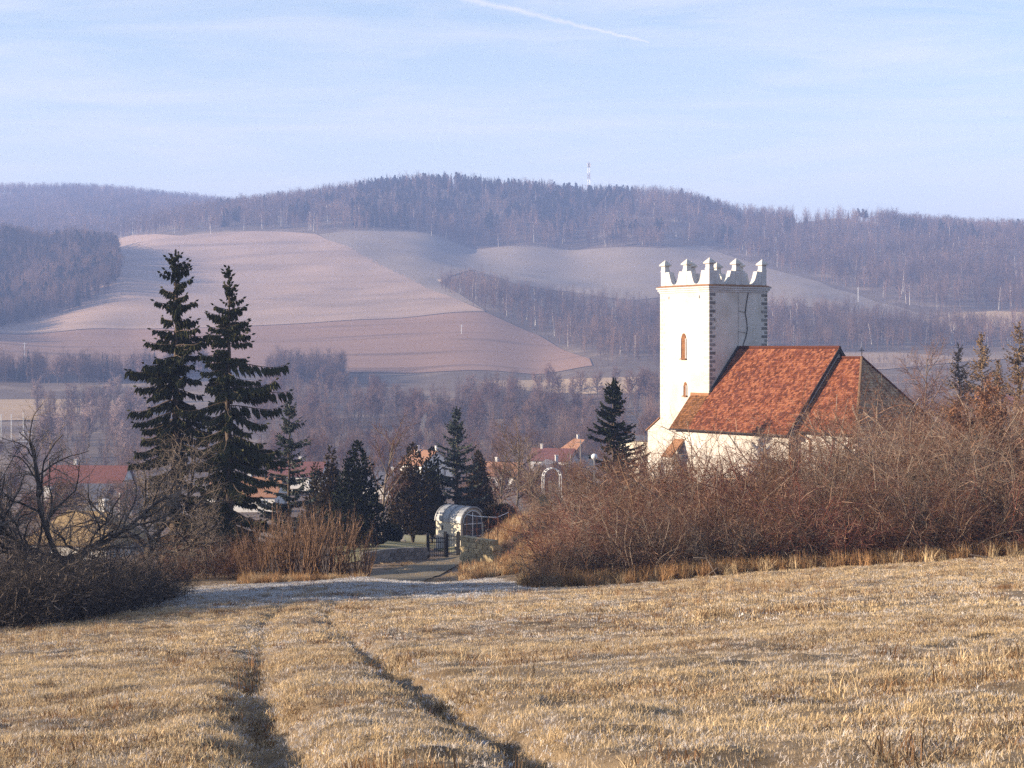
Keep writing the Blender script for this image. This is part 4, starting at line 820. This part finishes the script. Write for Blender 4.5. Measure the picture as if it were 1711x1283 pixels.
for px, d, hh, rad, mc, lb, sd in ((836, 121, 1.6, 1.2, 'needle_brown', 'round clipped brown bush right of the chapel', 8), (655, 131, 1.2, .75, 'needle_dark', 'small round dark bush on the cemetery lawn', 9)):
    rng = np.random.default_rng(sd); n = 3500; v = rng.normal(size=(n, 3)); v /= np.linalg.norm(v, axis=1, keepdims=True); r_ = rng.uniform(.7, 1, (n, 1)); p = v * r_ * (rad, rad, hh / 2) + (0, 0, hh / 2); q = p + v * .16 + rng.normal(0, .07, (n, 3))
    g = at(px, d); t = thing('clipped_bush', lb, 'bush', g); link('foliage', spray_mesh('bush_foliage', np.concatenate([p, q, np.full((n, 1), .05)], 1), mc), t); link('stem', seg_mesh('bush_stem', [(0, 0, -.2, 0, 0, hh * .6, .06, .03)], 'bark_dark', 5), t)
# gnarled orchard tree at left
ORCH = dict(seg=[4, 7, 6, 4, 3], wander=[.08, .17, .24, .26, .3], trop=[0, .1, .07, .03, 0], taper=[.75, .35, .35, .4, .5], kids=[6, 9, 8, 7], t0=[.7, .2, .15, .1], ang=[1.0, .8, .85, .8], ratio=[1.75, .55, .52, .5], fall=[.1, .3, .3, .2], rmax=[1, .1, .04, .024, .016])
rng = random.Random(44); out = []; grow(out, (0, 0, -.3), (-.02, 0, 1), 1.9, .2, 0, ORCH, rng); a, b = split_tree(out, 2)
g = at(118, 62); t = place_tree('orchard_tree', 'gnarled leafless orchard tree with spreading limbs at the left', 'tree', (seg_mesh('orchard_trunk', a, 'bark_dark', 6), seg_mesh('orchard_crown', b, 'twig_grey', 3)), g, 1.2, 1.2)
rng = random.Random(47); out = []; p2 = dict(ORCH); p2['kids'] = [7, 9, 8, 6]; p2['trop'] = [0, .06, .0, -.06, -.05]; grow(out, (0, 0, -.3), (.03, 0, 1), 2.6, .22, 0, p2, rng); a, b = split_tree(out, 2)
place_tree('orchard_tree', 'denser twiggy orchard tree in front of the tallest spruce', 'tree', (seg_mesh('orchard_trunk', a, 'bark_dark', 6), seg_mesh('orchard_crown', b, 'twig_grey', 3)), at(252, 75), 2.0, .98)
# leafless trees around the cemetery
BT = [bare_meshes(60 + i, 10, .16, BARE, 1, 'bark', ('twig_brown', 'twig_ochre', 'twig_grey')[i % 3], 1.0) for i in range(4)]
for i, (px, d, top, lb) in enumerate(((640, 126, 715, 'forked leafless tree between the yews in the cemetery'), (862, 128, 715, 'pale leafless tree right of the browned thuja'), (893, 118, 745, 'thin ochre leafless tree beside the white arch'), (835, 150, 740, 'leafless tree standing behind the clipped bush'), (950, 135, 745, 'leafless tree left of the lamp post'), (975, 122, 775, 'short leafless tree beside the lamp post'),
        (345, 86, 850, 'small leafless sapling in front of the spruce pair'), (70, 100, 800, 'twiggy tree behind the gnarled orchard tree'), (20, 95, 790, 'dark twiggy tree at the left edge behind the bushes'))):
    g = at(px, d); place_tree('leafless_tree', lb, 'tree', BT[i % 4], g, i * 1.7, (P(px, top, d).z - g.z) / 10.2)
ROUND = dict(BARE); ROUND['kids'] = [20, 11, 8]; ROUND['ratio'] = [.4, .42, .45]
rt = bare_meshes(71, 10, .14, ROUND, 1, 'bark', 'twig_far', 1.3); g = at(1547, 300); place_tree('leafless_tree', 'round-crowned purplish leafless tree right of the chancel roof', 'tree', rt, g, 0, (P(1547, 580, 300).z - g.z) / 10.2)
LA = [spruce_meshes(81 + i, 13, 2.9, .12, 1.3, .15, .34, .75, .7, .34, mt='bark', mc='larch', gap=.08, wd=.042) for i in range(2)]
for i, (px, d, top, lb) in enumerate(((1602, 150, 572, 'left of two slim bare larches right of the church'), (1640, 155, 556, 'taller of two slim bare larches right of the church'), (1702, 125, 535, 'large larch cut by the right edge'), (1668, 170, 600, 'small larch between the slim pair and the right edge'))):
    g = at(px, d); place_tree('larch_tree', lb, 'tree', LA[i % 2], g, i * 2, (P(px, top, d).z - g.z) / 13.2, crown='twigs')
# oak with withered leaves
rng = random.Random(90); out = []; OAK = dict(BARE); OAK['kids'] = [14, 8, 5]; grow(out, (0, 0, -.3), (0, 0, 1), 6.2, .1, 0, OAK, rng); a, b = split_tree(out, 1)
ends = np.array([s[3:6] for s in b]); pk = NR.choice(len(ends), 5200); lc_ = ends[pk] + NR.normal(0, .07, (5200, 3))
g = at(1668, 71); t = place_tree('oak_tree', 'young oak holding withered orange-brown leaves at the right', 'tree', (seg_mesh('oak_trunk', a, 'bark_dark', 5), seg_mesh('oak_twigs', b, 'twig_brown', 3)), g, 0, .93, crown='twigs'); link('leaves', leaf_mesh('oak_leaves', lc_, .075, 'oak_leaf'), t)
t2 = copy_tree(t); t2.location = at(1720, 72); t2.rotation_euler.z = 2; t2.scale = (.75,) * 3; t2['label'] = 'smaller oak with withered leaves touching the right edge'

# trees of the valley floor, one by one
VT = [bare_meshes(160 + i, 12, .2, dict(BARE, kids=[21, 10, 7]), 1, 'bark', ('twig_far', 'twig_brown', 'twig_far', 'twig_rose', 'twig_far')[i], 2.6, 'valley_tree') for i in range(5)]
rng = random.Random(5)
MARKS = ((-10, 'by the left edge'), (40, 'above the sports poles'), (110, 'above the gnarled orchard tree'), (175, 'above the slate outbuilding'), (250, 'above the twiggy orchard tree'), (340, 'between the tall spruces'), (420, 'right of the tall spruces'), (485, 'behind the smaller spruce'), (597, 'above the black yew'), (640, 'above the forked tree'), (690, 'above the brown thuja'), (763, 'behind the regular spruce'), (815, 'right of the regular spruce'), (862, 'above the pale tree'),
         (921, 'above the white arch'), (968, 'above the tan house'), (1025, 'behind the dark spruce'), (1090, 'beside the church tower'), (1200, 'behind the tower'), (1350, 'behind the nave'), (1480, 'behind the chancel'), (1547, 'by the round-crowned tree'), (1620, 'between the larches'), (1720, 'by the right edge'))
def where(px, f): return ' ' + min(MARKS, key=lambda m_: abs(m_[0] - px))[1] + ', ' + ('front' if f < .33 else 'middle' if f < .67 else 'back') + ' row'
def valley(n, p0, p1, d0, d1, s0, s1, label, group, kinds, keep=lambda px, d: True):
    k = 0
    while k < n:
        px = rng.uniform(p0, p1); d = rng.uniform(d0, d1)
        if not keep(px, d): k += .2; continue
        t = place_tree('valley_tree', label + where(px, (d - d0) / (d1 - d0)), 'tree', VT[rng.choice(kinds)], at(px, d), rng.random() * 6, rng.uniform(s0, s1), group); k += 1
valley(96, 430, 1110, 600, 830, .75, 1.2, 'leafless valley belt tree', 'trees in the valley belt', (0, 0, 1, 2, 4))
valley(45, 430, 1110, 470, 610, .6, .95, 'leafless near-belt tree', 'trees at the near edge of the belt', (0, 1, 1, 4))
valley(26, 60, 260, 520, 800, .8, 1.15, 'pinkish frosted valley tree', 'frosted valley trees', (3, 3, 0))
valley(26, -40, 340, 880, 925, .75, 1.1, 'shaded field-hedgerow tree', 'hedgerow below the ploughed field', (0, 2))
valley(12, 455, 570, 870, 915, .8, 1.1, 'shaded clump tree', 'clump below the ploughed field', (0, 2))
valley(26, -30, 560, 345, 560, .4, .75, 'small village garden tree', 'village garden trees', (0, 1, 3))
valley(24, 1100, 1760, 330, 640, .6, 1.0, 'leafless tree beyond the church', 'trees beyond the church', (0, 1, 2))
valley(24, 560, 1080, 200, 370, .35, .65, 'small tree below the cemetery', 'trees below the cemetery', (1, 0, 4))

valley(14, 30, 240, 190, 290, .38, .55, 'garden tree screening the red roof', 'trees before the red roof', (1, 4, 0))
valley(14, 870, 1000, 180, 330, .38, .55, 'tree screening the roofs', 'trees before the roofs by the arch', (1, 4, 0))
# ------------------------------------------------------------------ shrubs
SH = {}
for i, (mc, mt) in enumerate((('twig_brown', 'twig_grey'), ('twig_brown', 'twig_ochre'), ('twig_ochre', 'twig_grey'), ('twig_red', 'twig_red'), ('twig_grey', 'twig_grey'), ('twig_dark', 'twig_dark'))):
    SH[i] = [shrub_meshes(200 + i * 3 + k, 3.8, 2.6, 25, SHRUB, mt, mc) for k in range(2 if i in (0, 1) else 1)]
WIL = dict(SHRUB, kids=[5, 3, 2], ang=[.3, .3, .35], trop=[.1, .12, .1, .1], ratio=[.4, .5, .5], wander=[.06, .1, .12, .15])
SH[6] = [shrub_meshes(240, 3.2, 1.6, 24, WIL, 'twig_ochre', 'twig_ochre')]
def shrub(px, d, s, kind, label, group=None, sx=1):
    g = at(px, d); t = thing('shrub', label, 'shrub', g, rng.random() * 6, (s * sx, s * sx, s), group); m_ = rng.choice(SH[kind]); link('stems', m_[0], t)['kind'] = 'stuff'; link('twigs', m_[1], t)['kind'] = 'stuff'; link('frosted_tips', m_[2], t)['kind'] = 'stuff'; return t
edge = lambda px: np.interp(px, [870, 1000, 1200, 1400, 1600, 1711], [63, 63, 62.5, 62, 61.5, 61])

SPOT = ((895, 'at the left tip'), (950, 'below the lamp post'), (1025, 'below the dark spruce'), (1100, 'left of the tower'), (1145, 'below the tower'), (1200, 'below the mossy roof corner'), (1260, 'below the nave'), (1315, 'below the downpipe'), (1380, 'below the chancel'), (1440, 'below the roof cross'), (1510, 'below the dark hip roof'), (1570, 'right of the chancel'), (1645, 'beside the oak'), (1710, 'at the right edge'))
def spot(px): return min(SPOT, key=lambda m_: abs(m_[0] - px))[1]
LB1 = 'low bare front-row thicket shrub '; LB2 = 'tall bare second-row thicket shrub '
px = 930
while px < 1760:
    shrub(px, edge(px) + 1.5 + rng.uniform(-.3, 1.2), np.interp(px, [890, 1000, 1250, 1711], [.55, .68, .8, .85]) * rng.uniform(.85, 1.1), rng.choice((0, 0, 1, 2, 3, 5)), LB1 + spot(px), 'front row of the thicket', 1.15); px += 42
px = 965
while px < 1770:
    shrub(px, edge(px) + 5 + rng.uniform(-1, 2), np.interp(px, [910, 1000, 1150, 1711], [.78, 1.0, 1.28, 1.32]) * rng.uniform(.72, 1.15), rng.choice((0, 1, 3, 0, 2, 4)), LB2 + spot(px), 'tall shrubs of the thicket', 1.1); px += 45
px = 1000
while px < 1770:
    if not 1240 < px < 1290: shrub(px, edge(px) + 11 + rng.uniform(-1.5, 3), np.interp(px, [1000, 1150, 1450, 1711], [1.0, 1.42, 1.6, 1.8]) * rng.uniform(.85, 1.1), rng.choice((0, 1, 0, 4)), 'tall bare rearmost thicket shrub ' + spot(px), 'tall shrubs of the thicket', 1.05)
    px += 46
shrub(1275, 72, 1.4, 3, 'red-twigged shrub in the middle of the thicket below the nave'); shrub(1225, 73, 1.3, 3, 'second red-twigged shrub, left of the taller red one')
shrub(1230, 76, 1.75, 0, 'dark tangled shrub reaching in front of the nave roof eave'); shrub(905, 62.5, .35, 2, 'small ochre shrub at the left tip of the thicket')
for px, d, s, k in ((1600, 92, 1.7, 2), (1650, 96, 1.9, 1), (1690, 90, 1.9, 2), (1725, 94, 2.1, 1), (1740, 84, 1.9, 0)): shrub(px, d, s, k, 'tall pinkish-brown shrub below the larches', 'shrubs below the larches')
for px, d, s in ((1430, 84, 2.0), (1500, 86, 2.05), (1560, 84, 2.15)): shrub(px, d, s, 0, 'tall brown shrub in front of the chancel hip roof', 'shrubs before the chancel')
for px, d, s, k in ((905, 100, .6, 4), (935, 104, .9, 2), (965, 100, .9, 4), (1000, 104, 1.0, 0), (1050, 105, 1.1, 1), (1095, 108, 1.15, 0)): shrub(px, d, s, k, 'shrub on the bank between lamp post and thicket', 'shrubs on the bank')
# dark bushes at left
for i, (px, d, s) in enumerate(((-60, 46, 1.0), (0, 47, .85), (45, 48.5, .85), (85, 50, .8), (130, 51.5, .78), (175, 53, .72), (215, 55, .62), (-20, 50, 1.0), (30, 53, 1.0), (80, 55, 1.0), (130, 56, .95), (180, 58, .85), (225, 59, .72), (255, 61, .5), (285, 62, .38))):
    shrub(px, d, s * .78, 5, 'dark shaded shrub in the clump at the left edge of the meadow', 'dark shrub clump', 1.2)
for px, d, s, k in ((10, 66, 1.0, 0), (55, 68, .9, 2), (200, 70, .6, 4), (240, 72, .55, 4), (165, 68, .55, 4)): shrub(px, d, s, k, 'greyish bush behind the dark clump at left', 'bushes behind the dark clump')
# upright willowy scrub below the yews
for px, d, s in ((430, 84, .75), (455, 86, .95), (478, 85, 1.0), (500, 84, 1.1), (522, 85, 1.05), (545, 84, 1.05), (566, 85, .95), (586, 86, .85), (600, 88, .6)): shrub(px, d, s, 6, 'upright ochre willow scrub at the far meadow edge', 'willow scrub at the meadow edge')
for px, d, s in ((320, 86, .7), (350, 87, .6), (385, 86, .65), (410, 88, .55), (290, 84, .6)): shrub(px, d, s, 1, 'low brown undergrowth shrub at the feet of the spruces', 'undergrowth below the spruces')
# shrubs and trees just outside the left edge, whose shade falls on the dark clump and the frosted hollow
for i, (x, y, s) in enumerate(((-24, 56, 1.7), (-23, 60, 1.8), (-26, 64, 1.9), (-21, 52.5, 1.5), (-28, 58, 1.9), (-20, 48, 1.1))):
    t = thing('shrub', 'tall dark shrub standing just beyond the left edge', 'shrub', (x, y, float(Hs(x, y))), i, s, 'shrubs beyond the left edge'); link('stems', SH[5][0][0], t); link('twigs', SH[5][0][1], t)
s6 = spruce_meshes(26, 8.5, 2.6, .03, 2.4, .3, .4, .8, .8, .3, mc='needle_dark', gap=.02, wd=.08)
for i, (x, y, s) in enumerate(((-27, 51.5, .85), (-26, 53.5, 1.0), (-24.5, 55, 1.0), (-27, 56.2, 1.15), (-25.5, 57.8, 1.1), (-27.5, 59.2, 1.2), (-24.5, 60.2, 1.05), (-26.5, 61.8, 1.15), (-25, 63.4, 1.0), (-23, 50, .6), (-29, 54.5, 1.1), (-29.5, 60.5, 1.2))): place_tree('spruce_tree', 'dark spruce standing beyond the left edge, seen only by its shadow', 'tree', s6, (x, y, float(Hs(x, y))), i, s, 'spruces beyond the left edge', crown='needles')
# rubbish and bent stalks
for k, (px, d, pts) in enumerate(((1175, 61.5, ((-.35, 0, .75), (.12, 0, .72), (.45, 0, .15))), (1190, 61.6, ((-.3, 0, 0), (.2, .1, .35))), (1500, 60.8, ((-.1, 0, 0), (0, 0, .5), (.2, 0, .35))), (1640, 60, ((-.4, 0, .2), (.5, 0, .05))))):
    t = thing('broken_stalk', ('pale bent stalk leaning out of the thicket edge', 'short pale stalk lying below the bent one', 'broken pale stalk at the thicket foot', 'pale dead branch lying by the thicket at right')[k], 'branch', at(px, d)); MB().tube(pts, .022, 5).build('stem', 'twig_grey', t); MB().tube([pts[-1], (pts[-1][0] + .15, .05, pts[-1][2] - .1)], .012, 4).build('side_twig', 'twig_grey', t)

# ------------------------------------------------------------------ grass
def tuft(seed, n, rad, h0, h1, w, lean, m):
    r = np.random.default_rng(seed); a = r.random(n) * 6.283; rr = rad * np.sqrt(r.random(n)); b = np.stack([rr * np.cos(a), rr * np.sin(a), np.full(n, -.02)], -1)
    hh = r.uniform(h0, h1, n); la = r.random(n) * 6.283; le = np.abs(r.normal(0, lean, n)); dx = np.stack([np.cos(la) * le, np.sin(la) * le, np.ones(n)], -1); dx /= np.linalg.norm(dx, axis=1, keepdims=True)
    mid = b + dx * (hh * .55)[:, None]; dx2 = dx + np.stack([np.cos(la) * le, np.sin(la) * le, -le * .8], -1); tip = mid + dx2 / np.linalg.norm(dx2, axis=1, keepdims=True) * (hh * .5)[:, None]
    sa = r.random(n) * 6.283; s = np.stack([np.cos(sa), np.sin(sa), np.zeros(n)], -1) * w
    v = np.stack([b - s, b + s, mid + s * .8, mid - s * .8, tip - s * .15, tip + s * .15], 1).reshape(-1, 3); i = np.arange(n) * 6
    return mesh_np('tuft', v, np.concatenate([np.stack([i, i + 1, i + 2, i + 3], -1), np.stack([i + 3, i + 2, i + 5, i + 4], -1)]), m)
def field_pts(n, d0, d1, keep):
    d = np.sqrt(NR.uniform(d0 * d0, d1 * d1, n)); u = NR.uniform(-.345, .345, n); x = u * d; k = keep(x, d); x, d = x[k], d[k]; return np.stack([x, d, H(x, d)], -1)
hx = lambda x, d: d < np.interp(x / d * F + CX, [-200, 0, 300, 420, 800, 880, 1711, 1900], [50, 52, 80, 82, 80, 64, 62, 62])
def rutfree(x, y): return np.minimum(pdist(x, y, rutL), pdist(x, y, rutR)) > .02 + NR.random(x.shape) * .2
def pn(x, y): return vnoise(x * .22, y * .35, 21) + vnoise(x * .8, y * 1.0, 22) * .7
def grass(name, label, n, d0, d1, srcs, sel, s0, s1):
    p = field_pts(n, d0, d1, lambda x, d: hx(x, d) & sel(x, d)); return scatter(name, p, NR.uniform(s0, s1, len(p)) * (1 + .22 * np.clip(pn(p[:, 0], p[:, 1]) * 2, -1, 1)), srcs, label, 'grass', .2)
frost_zone = lambda x, d: np.exp(-((d - 66) / 13) ** 2) * np.clip((620 - np.abs(x / d * F + CX - 430)) / 260, 0, 1)
fz = lambda x, d: pn(x, d) + vnoise(x * .1, d * .1, 31) * .6 - frost_zone(x, d) * 1.1
TG = [tuft(i, 34, .13, .025, .055, .0026, 1.05, 'grass_gold') for i in range(3)]; TF = [tuft(10 + i, 34, .13, .025, .05, .0026, 1.15, 'grass_frost') for i in range(3)]; TB = [tuft(20 + i, 24, .11, .025, .075, .0026, .9, 'grass_brown') for i in range(2)]
TG2 = [tuft(30 + i, 50, .24, .025, .062, .0055, 1.0, 'grass_gold') for i in range(3)]; TF2 = [tuft(40 + i, 50, .24, .02, .055, .006, 1.05, 'grass_frost') for i in range(3)]; TB2 = [tuft(50 + i, 36, .22, .03, .085, .0055, .9, 'grass_brown') for i in range(2)]
grass('meadow_grass', 'short golden frosted grass covering the near meadow', 70000, 4.5, 27, TG * 3 + TF, lambda x, d: rutfree(x, d) & (fz(x, d) > -.15), .55, 1.0)
grass('frosted_meadow_grass', 'pale frosted grass patches in the near meadow', 42000, 4.5, 27, TF + TG, lambda x, d: (fz(x, d) <= .0), .6, .95)
grass('brown_meadow_grass', 'brown dead weeds scattered through the near meadow', 22000, 4.5, 27, TB, lambda x, d: vnoise(x * .35, d * .7, 41) > .1, .6, 1.2)
grass('far_meadow_grass', 'golden dry grass on the farther meadow', 75000, 25, 84, TG2 * 3 + TF2, lambda x, d: rutfree(x, d) & (fz(x, d) > -.2), .6, 1.2)
grass('far_frosted_grass', 'frosted grass in the shaded hollow and farther meadow', 50000, 25, 84, TF2 * 2 + TG2, lambda x, d: fz(x, d) <= .0, .5, .95)
grass('far_brown_grass', 'brown weed patches on the farther meadow', 16000, 25, 84, TB2, lambda x, d: vnoise(x * .25, d * .5, 43) > .15, .6, 1.2)
TH = [tuft(70 + i, 50, .24, .025, .06, .0065, 1.0, 'hoar') for i in range(2)]
grass('hollow_frost', 'white hoar frost on the grass of the shaded hollow', 26000, 50, 80, TH, lambda x, d: frost_zone(x, d) + vnoise(x * .5, d * .5, 33) * .5 > .45, .7, 1.15)
grass('rut_frost', 'hoar frost lying in the wheel ruts', 9000, 5, 40, [tuft(75, 30, .12, .02, .045, .003, 1.1, 'hoar')], lambda x, d: np.minimum(pdist(x, d, rutL), pdist(x, d, rutR)) < .3, .6, 1.0)
TR = [tuft(60 + i, 40, .2, .25, .7, .01, .3, 'grass_rust') for i in range(3)]; TT = [tuft(66 + i, 40, .2, .2, .6, .01, .35, 'grass_gold') for i in range(2)]
px_ = NR.uniform(870, 1760, 1500); d_ = edge(px_) + NR.normal(.4, .5, 1500); x_ = (px_ - CX) / F * d_; scatter('tall_dry_grass', np.stack([x_, d_, H(x_, d_)], -1), NR.uniform(.5, 1.15, 1500), TR + TT + TB2, 'tall rusty grass along the foot of the thicket', 'grass', .2)
px_ = NR.uniform(400, 930, 4200); d_ = NR.uniform(78, 116, 4200); k = ((px_ > 770 + np.clip(d_ - 96, 0, 4) * 9) & (px_ > 770)) | ((px_ < 610) & (d_ < 86)); px_, d_ = px_[k], d_[k]; x_ = (px_ - CX) / F * d_; scatter('bank_grass', np.stack([x_, d_, H(x_, d_)], -1), NR.uniform(.4, 1.0, len(x_)), TR + TT, 'rusty dry grass on the bank and below the scrub', 'grass', .2)
px_ = NR.uniform(-100, 330, 900); d_ = np.interp(px_, [-100, 0, 300], [43, 45, 61]) + NR.normal(0, .8, 900); x_ = (px_ - CX) / F * d_; scatter('clump_edge_grass', np.stack([x_, d_, H(x_, d_)], -1), NR.uniform(.4, .9, 900), TB2 + TF2, 'dead weeds at the foot of the dark clump', 'grass', .2)

px_ = NR.uniform(560, 800, 1500); d_ = NR.uniform(83, 104, 1500); k = vnoise(px_ / 14, d_ / 2.2, 51) > .05; px_, d_ = px_[k], d_[k]; x_ = (px_ - CX) / F * d_; scatter('verge_grass', np.stack([x_, d_, H(x_, d_) + .03], -1), NR.uniform(.6, 1.4, len(x_)), TB2 + TG2, 'short grass tufts on the path and its verges', 'grass', .2)
TW_ = [tuft(80 + i, 9, .12, .15, .38, .0035, .35, ('grass_brown', 'grass_gold', 'grass_rust')[i]) for i in range(3)]
grass('meadow_weeds', 'sparse taller dead weed stalks standing in the meadow', 9000, 6, 60, TW_, lambda x, d: vnoise(x * .3, d * .55, 61) + vnoise(x * 1.4, d * 1.4, 62) * .5 > .3, .5, 1.1)
TK = [tuft(90 + i, 60, .2, .06, .17, .004, .8, ('grass_brown', 'grass_gold', 'grass_brown')[i]) for i in range(3)]
grass('meadow_tussocks', 'darker tussocks and flattened weed patches across the meadow', 9000, 6, 60, TK, lambda x, d: (vnoise(x * .3 + d * .06, d * .6, 71) + vnoise(x * 1.1, d * 1.5, 72) * .55 > .33), .5, 1.1)
# ------------------------------------------------------------------ air
hz = MB().box(-3400, 3400, -3400, 3400, -60, 268).build('haze', None); tag(hz, 'blue morning haze filling the valley', kind='stuff')
m = bpy.data.materials.new('haze'); m.use_nodes = True; n = m.node_tree.nodes; n.remove(n['Principled BSDF']); pv = n.new('ShaderNodeVolumePrincipled')
pv.inputs['Density'].default_value = .00033; pv.inputs['Color'].default_value = (.4, .54, 1.0, 1); pv.inputs['Anisotropy'].default_value = 0.0
m.node_tree.links.new(pv.outputs[0], n['Material Output'].inputs['Volume']); hz.data.materials.append(m)

# ------------------------------------------------------------------ things that look alike are told apart by their order
ORD = 'first second third fourth fifth sixth seventh eighth ninth tenth eleventh twelfth thirteenth fourteenth fifteenth sixteenth seventeenth eighteenth nineteenth twentieth twenty-first twenty-second twenty-third twenty-fourth twenty-fifth twenty-sixth'.split()
by = {}
for ob in S.objects:
    if ob.parent is None and 'category' in ob.keys(): by.setdefault(ob['label'], []).append(ob)
for lb, obs in by.items():
    if 1 < len(obs) <= 26:
        obs.sort(key=lambda ob: ob.location.x / ob.location.y)
        for i, ob in enumerate(obs): ob['label'] = lb + ', ' + ORD[i] + ' from left'
